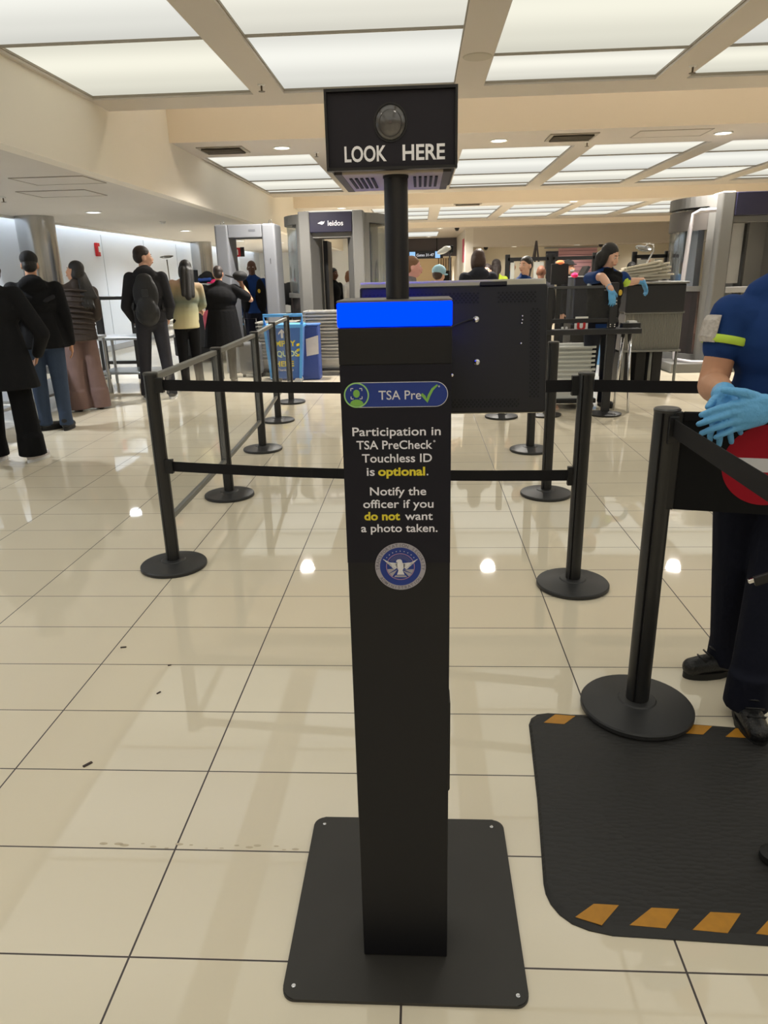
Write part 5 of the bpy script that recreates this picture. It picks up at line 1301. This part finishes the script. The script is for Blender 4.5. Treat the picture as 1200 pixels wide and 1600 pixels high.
# D: man with backpack, face in profile to the right
def exD(t, s, T, U, H, hd, ez, hip, el, wr):
    pk_ = blob('backpack', [ellip_data(T((0, .2, 1.22)), (.15, .085, .22), None), ellip_data(T((0, .21, 1.02)), (.145, .085, .16)), ellip_data(T((0, .26, 1.08)), (.11, .06, .13)), ellip_data(T((0, .2, 1.38)), (.10, .06, .08))], .012, mat('backpack_black', (20, 20, 23), .6, bump=.4, bscale=25), t)
    b = bmesh.new(); c = T((0, .292, 1.24)); bx(b, c.x - .035, c.x + .035, c.y - .03, c.y - .004, c.z - .04, c.z + .04, .006); obj('pocket_patch', b, mat('patch_dark', (36, 36, 40), .5), pk_)
    for k in (-1, 1): blob('strap', [capsule_data(T((k * .09, .12, 1.46)), T((k * .11, -.08, 1.44)), .022, .022), capsule_data(T((k * .11, -.08, 1.44)), T((k * .13, -.13, 1.25)), .022, .02), capsule_data(T((k * .13, -.13, 1.25)), T((k * .16, .1, 1.05)), .02, .02)], .009, MATS['backpack_black'], t)
figure('man with short dark hair and black backpack, grey hoodie and trousers, turned away', (-3.31, 8.84, 0), PI + .25, 1.81, 'light', CDG, CG, mat('shoe_grey', (92, 90, 88), .6), HDB, 'short',
       head_yaw=-1.25, top_hem=.9, top_fit=1.12, hood=True, legs={-1: {'foot': (-.15, .02), 'yaw': -.1}, 1: {'foot': (.15, 0), 'yaw': .1}}, extra=exD, leg_fit=1.05,
       arms={-1: ((-.25, .0, 1.13), (-.2, -.22, .98)), 1: ((.27, .03, 1.12), (.22, -.2, .95))}, sole=WHT, vox=.012)
# E: woman in ombre sweater leaning over the lane
omb = bpy.data.materials.new('ombre_knit'); omb.use_nodes = True
_n = omb.node_tree; _tc = _n.nodes.new('ShaderNodeTexCoord'); _sp = _n.nodes.new('ShaderNodeSeparateXYZ'); _r = _n.nodes.new('ShaderNodeValToRGB')
_n.links.new(_tc.outputs['Generated'], _sp.inputs[0]); _n.links.new(_sp.outputs[2], _r.inputs[0]); _n.links.new(_r.outputs[0], _n.nodes['Principled BSDF'].inputs['Base Color'])
for i, (p, c) in enumerate(((0.0, (196, 186, 146)), (.25, (176, 170, 132)), (.5, (104, 112, 98)), (.75, (150, 132, 100)), (1.0, (196, 160, 146)))):
    e = _r.color_ramp.elements[i] if i < 2 else _r.color_ramp.elements.new(p)
    e.position = p; e.color = (*lin(c), 1)
_n.nodes['Principled BSDF'].inputs['Roughness'].default_value = .9
figure('woman in a green and cream ombre sweater leaning beside the backpack man', (-3.10, 9.55, 0), PI + .6, 1.68, 'tan', omb, CBLK, mat('shoe_black', (20, 20, 22), .5), HB, 'long',
       lean=.18, side=-.14, top_hem=.84, top_fit=1.12, face=False, arms={-1: ((-.26, -.05, 1.1), (-.18, -.3, 1.0)), 1: ((.24, -.06, 1.12), (.16, -.32, 1.02))}, top_name='sweater', vox=.013)
# F: man in black holding up a black cap
def exF(t, s, T, U, H, hd, ez, hip, el, wr):
    pass
FP = (-2.80, 10.2, 0)
figure('broad man in black lifting a cap beside his head, seen from behind', FP, PI + .2, 1.60, 'tan', CBLK, CBLK, mat('shoe_black', (20, 20, 22), .5), HDB, 'buzz',
       lean=.12, top_hem=.55, top_fit=1.25, flare=.05, face=False, width=1.25, sleeves='short', arms={-1: ((-.42, -.08, 1.13), (-.30, -.16, 1.36), (.1, -.1, 1), (0, 1, 0)), 1: ((.31, -.02, 1.02), (.29, -.2, .98))}, vox=.013)
cp = thing('black_cap', 'black cap held up in the hand of the broad man in black', 'cap', (-2.53, 10.36, 1.42), .3)
blob('crown', [ellip_data((0, 0, .035), (.105, .095, .07))], .009, mat('cap_black', (20, 20, 22), .8), cp); blob('brim', [ellip_data((-.13, 0, .03), (.09, .07, .012), Matrix.Rotation(.3, 3, 'Y'))], .008, MATS['cap_black'], cp)
su = thing('suitcase', 'grey wheeled suitcase beyond the barrier, left of the detector', 'suitcase', (-2.55, 10.75, 0))
obj('shell', box(-.17, .17, -.12, .12, .05, .52, .05, 4), mat('suitcase_grey', (96, 98, 102), .5), su)
b = bmesh.new(); tube(b, [(-.09, .1, .5), (-.09, .1, .85), (.09, .1, .85), (.09, .1, .5)], .009, 8); obj('handle', b, DARK, su, smooth=True)
for k in (-1, 1): obj('wheel', lathe(bmesh.new(), [(0, 0), (.025, 0), (.025, .055), (0, .055)], 14, (k * .13, 0, 0)), BLK_RUB, su)
pkp = thing('pink_lanyard', 'pink strap dangling beside the man in black', 'strap', (-3.02, 10.1, .62))
b = bmesh.new(); tube(b, [(0, 0, .0), (.005, 0, .15), (.015, 0, .3), (.04, 0, .36), (.08, .02, .40)], [.005, .012, .035, .03, .015], 8); obj('strap', b, mat('strap_pink', (222, 110, 140), .6), pkp, smooth=True)
# G: officer by the detector
def exG(t, s, T, U, H, hd, ez, hip, el, wr):
    b = bmesh.new(); bx(b, -.02, .02, -.152, -.135, 1.10 * s, 1.17 * s, .004); obj('radio', b, DARK, t)
    V = [ellip_data(T((k * .12, -.015, 1.17)), (.105 * s, .15 * s, .29 * s)) for k in (-1, 1)]
    blob('open_vest', V + [ellip_data(T((0, .05, 1.2)), (.17 * s, .09 * s, .27 * s))], .013, CBLK, t)
    c = T((.11, -.165, 1.26)); blob('badge', [ellip_data(c, (.024, .012, .034))], .006, mat('badge_gold', (222, 186, 70), .35, metal=.5), t, 1)
figure('bald officer in a blue shirt and open black vest standing by the detector', (-2.74, 12.05, 0), .12, 1.70, 'dark', OFB, NAVY, mat('shoe_black', (20, 20, 22), .5), None, top_hem=.9, gloves=True, extra=exG, top_name='shirt', vox=.012)
# H: white shirt behind the detector
figure('person in a white shirt half hidden behind the detector\'s right side', (-2.62, 13.0, 0), -1.2, 1.60, 'dark', WHC, CBLK, mat('shoe_black', (20, 20, 22), .5), HB, 'short', top_fit=1.1, top_name='shirt', vox=.015)
# I, J: two people seen through the scanner doorway
figure('officer in black uniform seen through the scanner doorway, hair in a bun', (-1.63, 13.95, 0), .9, 1.57, 'brown', CBLK, CBLK, mat('shoe_black', (20, 20, 22), .5), HB, 'bun', top_name='shirt', vox=.013)
figure('person in a white top with reddish hair seen through the scanner doorway', (-1.40, 14.6, 0), -2.3, 1.52, 'light', WHC, CDG, mat('shoe_black', (20, 20, 22), .5), HRB, 'bob', face=False, top_name='blouse', vox=.014)
# K, L: two behind the monitor
figure('flushed traveller with brown hair in profile, right of the kiosk pole', (-.09, 8.0, 0), 1.65, 1.60, 'pink', CLO('grey_shirt', (120, 118, 122)), CDG, mat('shoe_black', (20, 20, 22), .5), HLB, 'short', top_name='shirt', vox=.012)
def exL(t, s, T, U, H, hd, ez, hip, el, wr):
    blob('cap', [hd((0, .012, .055), (.098, .112, .085)), hd((.0, -.12, .02), (.07, .07, .012)), hd((0, .01, .14), (.012, .012, .01))], .008, mat('cap_light_blue', (156, 196, 214), .8, spec=.2), t, 2)
figure('traveller in a light blue cap whose crown shows above the monitor', (.22, 9.0, 0), 2.6, 1.51, 'light', CDG, CDG, mat('shoe_black', (20, 20, 22), .5), HBR, 'short', head_pitch=.1, extra=exL, face=False, vox=.014)
figure('woman with a brown bob and dark jacket seen from behind, above the monitor', (.73, 9.5, 0), PI + .1, 1.70, 'light', CLO('charcoal', (44, 46, 54)), CBLK, mat('shoe_black', (20, 20, 22), .5), HBR, 'bob', face=False, top_fit=1.15, hood=True, vox=.012)
figure('traveller with dark hair, face half hidden behind the dark jacket', (1.03, 11.6, 0), -.3, 1.55, 'light', CBLK, CBLK, mat('shoe_black', (20, 20, 22), .5), HDB, 'short', vox=.014)
figure('woman with long dark hair in a yellow-green top, turned away', (1.27, 12.6, 0), PI - .6, 1.63, 'light', CLO('lime', (170, 186, 60)), CBLK, mat('shoe_black', (20, 20, 22), .5), HDB, 'long', face=False, top_name='top', vox=.014)
figure('bearded man in a bright blue shirt far behind, between the frame posts', (1.78, 15.0, 0), 1.3, 1.66, 'tan', CLO('bright_blue', (40, 112, 190)), CDG, mat('shoe_black', (20, 20, 22), .5), HB, 'short', top_name='shirt', vox=.015,
       extra=lambda t, s, T, U, H, hd, *a: blob('beard', [hd((0, -.03, -.07), (.058, .062, .045))], .009, HB, t, 2))
figure('officer with short black hair in a royal blue shirt looking back over the monitor', (1.30, 9.4, 0), .55, 1.60, 'light', OFB, NAVY, mat('shoe_black', (20, 20, 22), .5), HB, 'short', head_yaw=-1.3, top_name='shirt', vox=.011)
figure('bald traveller whose head top shows left of the clear partition', (1.76, 11.0, 0), PI, 1.51, 'brown', CDG, CDG, mat('shoe_black', (20, 20, 22), .5), None, face=False, vox=.014)
figure('traveller in a black hat and grey face mask behind the screen tower', (2.3, 11.8, 0), 1.0, 1.58, 'tan', CBLK, CBLK, mat('shoe_black', (20, 20, 22), .5), HB, 'short', vox=.014,
       extra=lambda t, s, T, U, H, hd, *a: (blob('hat', [hd((0, .01, .07), (.088, .10, .06)), hd((0, -.02, .05), (.115, .13, .012))], .008, MATS['cap_black'], t, 2), blob('face_mask', [hd((0, -.055, -.045), (.055, .05, .045))], .008, CLO('mask_grey', (168, 166, 158)), t, 2)))
figure('dark-haired traveller facing away beside the blue glove box', (3.33, 12.0, 0), PI, 1.53, 'tan', CDG, CDG, mat('shoe_black', (20, 20, 22), .5), HB, 'short', face=False, vox=.014)
figure('man with short brown hair in a light blue shirt looking down, right background', (4.12, 14.0, 0), .9, 1.66, 'tan', LBL_, CDG, mat('shoe_black', (20, 20, 22), .5), HDB, 'buzz', head_pitch=.25, top_name='shirt', vox=.013)
gb = tag(obj('glove_box', box(-.25, .25, -.1, .1, 0, 1.33, .01), mat('box_blue', (96, 142, 190), .5), loc=(2.98, 11.6, 0)), 'blue storage box behind the long-haired officer\'s arm', 'box')
# S: long-haired officer leaning on the partition
def exS(t, s, T, U, H, hd, ez, hip, el, wr):
    blob('shoulder_patch', [ellip_data(T((-.215, -.045, 1.34)), (.02, .032, .032))], .007, mat('patch_pale', (196, 206, 216), .7), t, 1)
    d = (el[1] * .35 + T((.178, .005, 1.405)) * .65)
    blob('arm_band', [capsule_data(T((.178, .005, 1.405)) * .34 + el[1] * .66, T((.178, .005, 1.405)) * .27 + el[1] * .73, .061, .059)], .006, mat('neon_band', (190, 222, 70), .6), t, 1)
    b = bmesh.new(); c = T((-.07, -.152, 1.3)); bx(b, c.x - .018, c.x + .018, c.y - .006, c.y + .02, c.z - .006, c.z + .006); obj('name_plate', b, mat('plate_pale', (206, 206, 210), .4), t)
figure('officer with long black hair and blue gloves leaning on the partition', (1.90, 7.80, 0), .25, 1.67, 'light', OFB, NAVY, mat('shoe_black', (20, 20, 22), .5), HB, 'long', lean=.10, head_yaw=.55, head_pitch=.3, width=1.1,
       sleeves='short', sleeve=.62, vest=CBLK, gloves=True, top_name='shirt', extra=exS, vox=.010,
       arms={-1: ((-.186, -.30, 1.355), (-.172, -.475, 1.235), (.12, -.12, -1), (0, -1, .1)), 1: ((.223, -.06, 1.29), (.388, -.08, 1.31), (.35, -.15, -.92), (.9, 0, .3))})
# ---- the officer at the right edge, hands folded over the banner
OP = Vector((1.145, 2.31, 0))
L_ = lambda x, y, z: rotz3(.12) @ (Vector((x, y, z)) - OP)
def exO(t, s, T, U, H, hd, ez, hip, el, wr):
    an_ = lambda k: Vector(({-1: -.04, 1: -.06}[k] * s, ({-1: .0, 1: -.31}[k] + .03) * s, .085 * s))
    # lower hand: hangs over the banner, fingers down
    def chain(pts, r0, r1):
        out = []
        for i in range(len(pts) - 1):
            a = r0 + (r1 - r0) * i / (len(pts) - 1); c = r0 + (r1 - r0) * (i + 1) / (len(pts) - 1)
            out.append(capsule_data(L_(*pts[i]), L_(*pts[i + 1]), a, c, 12))
        return out
    y = 1.99
    A = [capsule_data(L_(.862, 2.066, 1.07), L_(.846, 2.03, 1.07), .034, .031)]
    A += [capsule_data(L_(.846, 2.03, 1.07), L_(.815, y + .003, 1.005), .026, .015), capsule_data(L_(.85, 2.03, 1.07), L_(.834, y + .003, .997), .027, .016), capsule_data(L_(.856, 2.03, 1.068), L_(.855, y + .003, .995), .027, .016), capsule_data(L_(.862, 2.03, 1.066), L_(.876, y + .004, 1.003), .025, .015)]
    A += chain([(.815, y, 1.005), (.808, 1.982, .985), (.806, 1.985, .966), (.81, 1.99, .952)], .0098, .0076)
    A += chain([(.834, y, .997), (.831, 1.98, .970), (.833, 1.983, .953), (.836, 1.99, .938)], .0102, .008)
    A += chain([(.855, y, .995), (.858, 1.98, .972), (.864, 1.984, .957), (.869, 1.99, .946)], .0100, .0078)
    A += chain([(.876, y, 1.003), (.884, 1.984, .983), (.89, 1.988, .972)], .009, .0074)
    A += chain([(.838, 2.03, 1.07), (.812, 2.01, 1.06), (.795, 1.995, 1.045)], .0125, .009)
    blob('glove', A, .0032, GLOVE, t, 3)
    # upper hand: laid across it, fingers pointing left
    y = 1.95
    Bh = [capsule_data(L_(1.02, 2.01, 1.055), L_(.935, 1.962, 1.045), .034, .03)]
    for a, c in (((.925, y + .006, 1.066), (.838, y, 1.056)), ((.925, y + .006, 1.05), (.842, y - .004, 1.038)), ((.925, y + .006, 1.032), (.85, y - .003, 1.014)), ((.925, y + .006, 1.02), (.864, y + .002, .996))):
        Bh.append(capsule_data(L_(*a), L_(*c), .021, .0135))
    Bh += chain([(.838, y, 1.056), (.806, y - .004, 1.050), (.781, y - .002, 1.041), (.763, y + .003, 1.031)], .0108, .0078)
    Bh += chain([(.842, y - .004, 1.038), (.803, y - .01, 1.026), (.776, y - .008, 1.016), (.757, y - .003, 1.007)], .0112, .0082)
    Bh += chain([(.85, y - .003, 1.014), (.813, y - .01, 1.003), (.786, y - .008, .992), (.768, y - .001, .981)], .0108, .008)
    Bh += chain([(.864, y + .002, .996), (.840, y - .004, .986), (.822, y - .003, .977), (.808, y + .001, .969)], .0096, .0072)
    Bh += chain([(.905, y + .01, 1.075), (.868, y + .002, 1.089), (.838, y + .006, 1.094), (.818, y + .012, 1.096)], .0165, .0092)
    Bh.append(ellip_data(L_(.893, y + .002, 1.034), (.058, .0235, .041), rotz3(.12) @ Matrix.Rotation(-.2, 3, 'Y')))
    blob('glove', Bh, .0032, GLOVE, t, 3)
    # bent forearm creases: sleeve hem, clear badge sleeve and neon band on the upper arm
    sh0 = T((-.178 * 1.08, .005, 1.365)); d = (el[-1] - sh0)
    p = lambda f: sh0 + d * f
    b = bmesh.new(); tube(b, [p(.31), p(.33), p(.40), p(.42)], [.069, .0715, .0715, .069], 32); obj('arm_band', b, mat('neon_band', (190, 222, 70), .6), t, smooth=True, sharp=40)
    b = bmesh.new(); dn = d.normalized(); e1 = Vector((-.95, -.30, 0)); e1 = (e1 - dn * e1.dot(dn)).normalized(); e2 = dn.cross(e1)
    for r_ in (.068, .071): 
        g = [[b.verts.new(p(.06 + .37 * i / 5) + (e1 * math.cos(-.62 + 1.24 * k / 8) + e2 * math.sin(-.62 + 1.24 * k / 8)) * (r_ + (.006 if 0 < i < 5 and 0 < k < 8 else 0))) for k in range(9)] for i in range(6)]
        for i in range(5):
            for k in range(8): b.faces.new((g[i][k], g[i][k + 1], g[i + 1][k + 1], g[i + 1][k]))
    obj('badge_sleeve', b, mat('badge_sleeve_film', (186, 178, 170), .25, spec=.7, var=.35, vscale=60, bump=.5, bscale=80), t)
    for k in (-1, 1):
        ft = rotz3({-1: -1.2, 1: 0.0}[k]) 
        for i in range(4):
            c = Vector((an_(k).x, an_(k).y, 0)); y_ = -.035 - .022 * i; z_ = an_(k).z - .085 * s + .125 - .016 * i
            q0 = c + ft @ Vector((-.028, y_, 0)) + Vector((0, 0, z_ - .008)); q1 = c + ft @ Vector((0, y_ - .012, 0)) + Vector((0, 0, z_)); q2 = c + ft @ Vector((.028, y_, 0)) + Vector((0, 0, z_ - .008))
            b = bmesh.new(); tube(b, [q0, q1, q2], .0035, 6); obj('lace', b, DARK, t, smooth=True)
    blob('duty_belt', [cone_data(U((0, 0, .93)), U((0, 0, .975)), (.185, .14), (.185, .14))], .008, DARK, t, 1)
figure('large officer in a blue shirt and blue gloves at the right edge', OP, -.12, 1.63, 'tan', OFB, NAVY, mat('boot_black', (22, 22, 23), .4, spec=.5, bump=.3, bscale=120), HB, 'short', width=1.08,
       sleeves='short', sleeve=.44, arm_fat=1.18, top_fit=1.03, hands=False, drop=.04, extra=exO, top_name='shirt', vox=.008, shoe_h=.17, leg_fit=1.2, top_hem=.86, collar=False,
       legs={-1: {'foot': (-.04, .0), 'yaw': -1.2}, 1: {'foot': (-.06, -.31), 'yaw': .0, 'bend': .0}},
       arms={-1: (L_(.925, 2.31, 1.055), L_(.864, 2.07, 1.072)), 1: (L_(1.34, 2.27, 1.03), L_(1.01, 2.03, 1.055))})
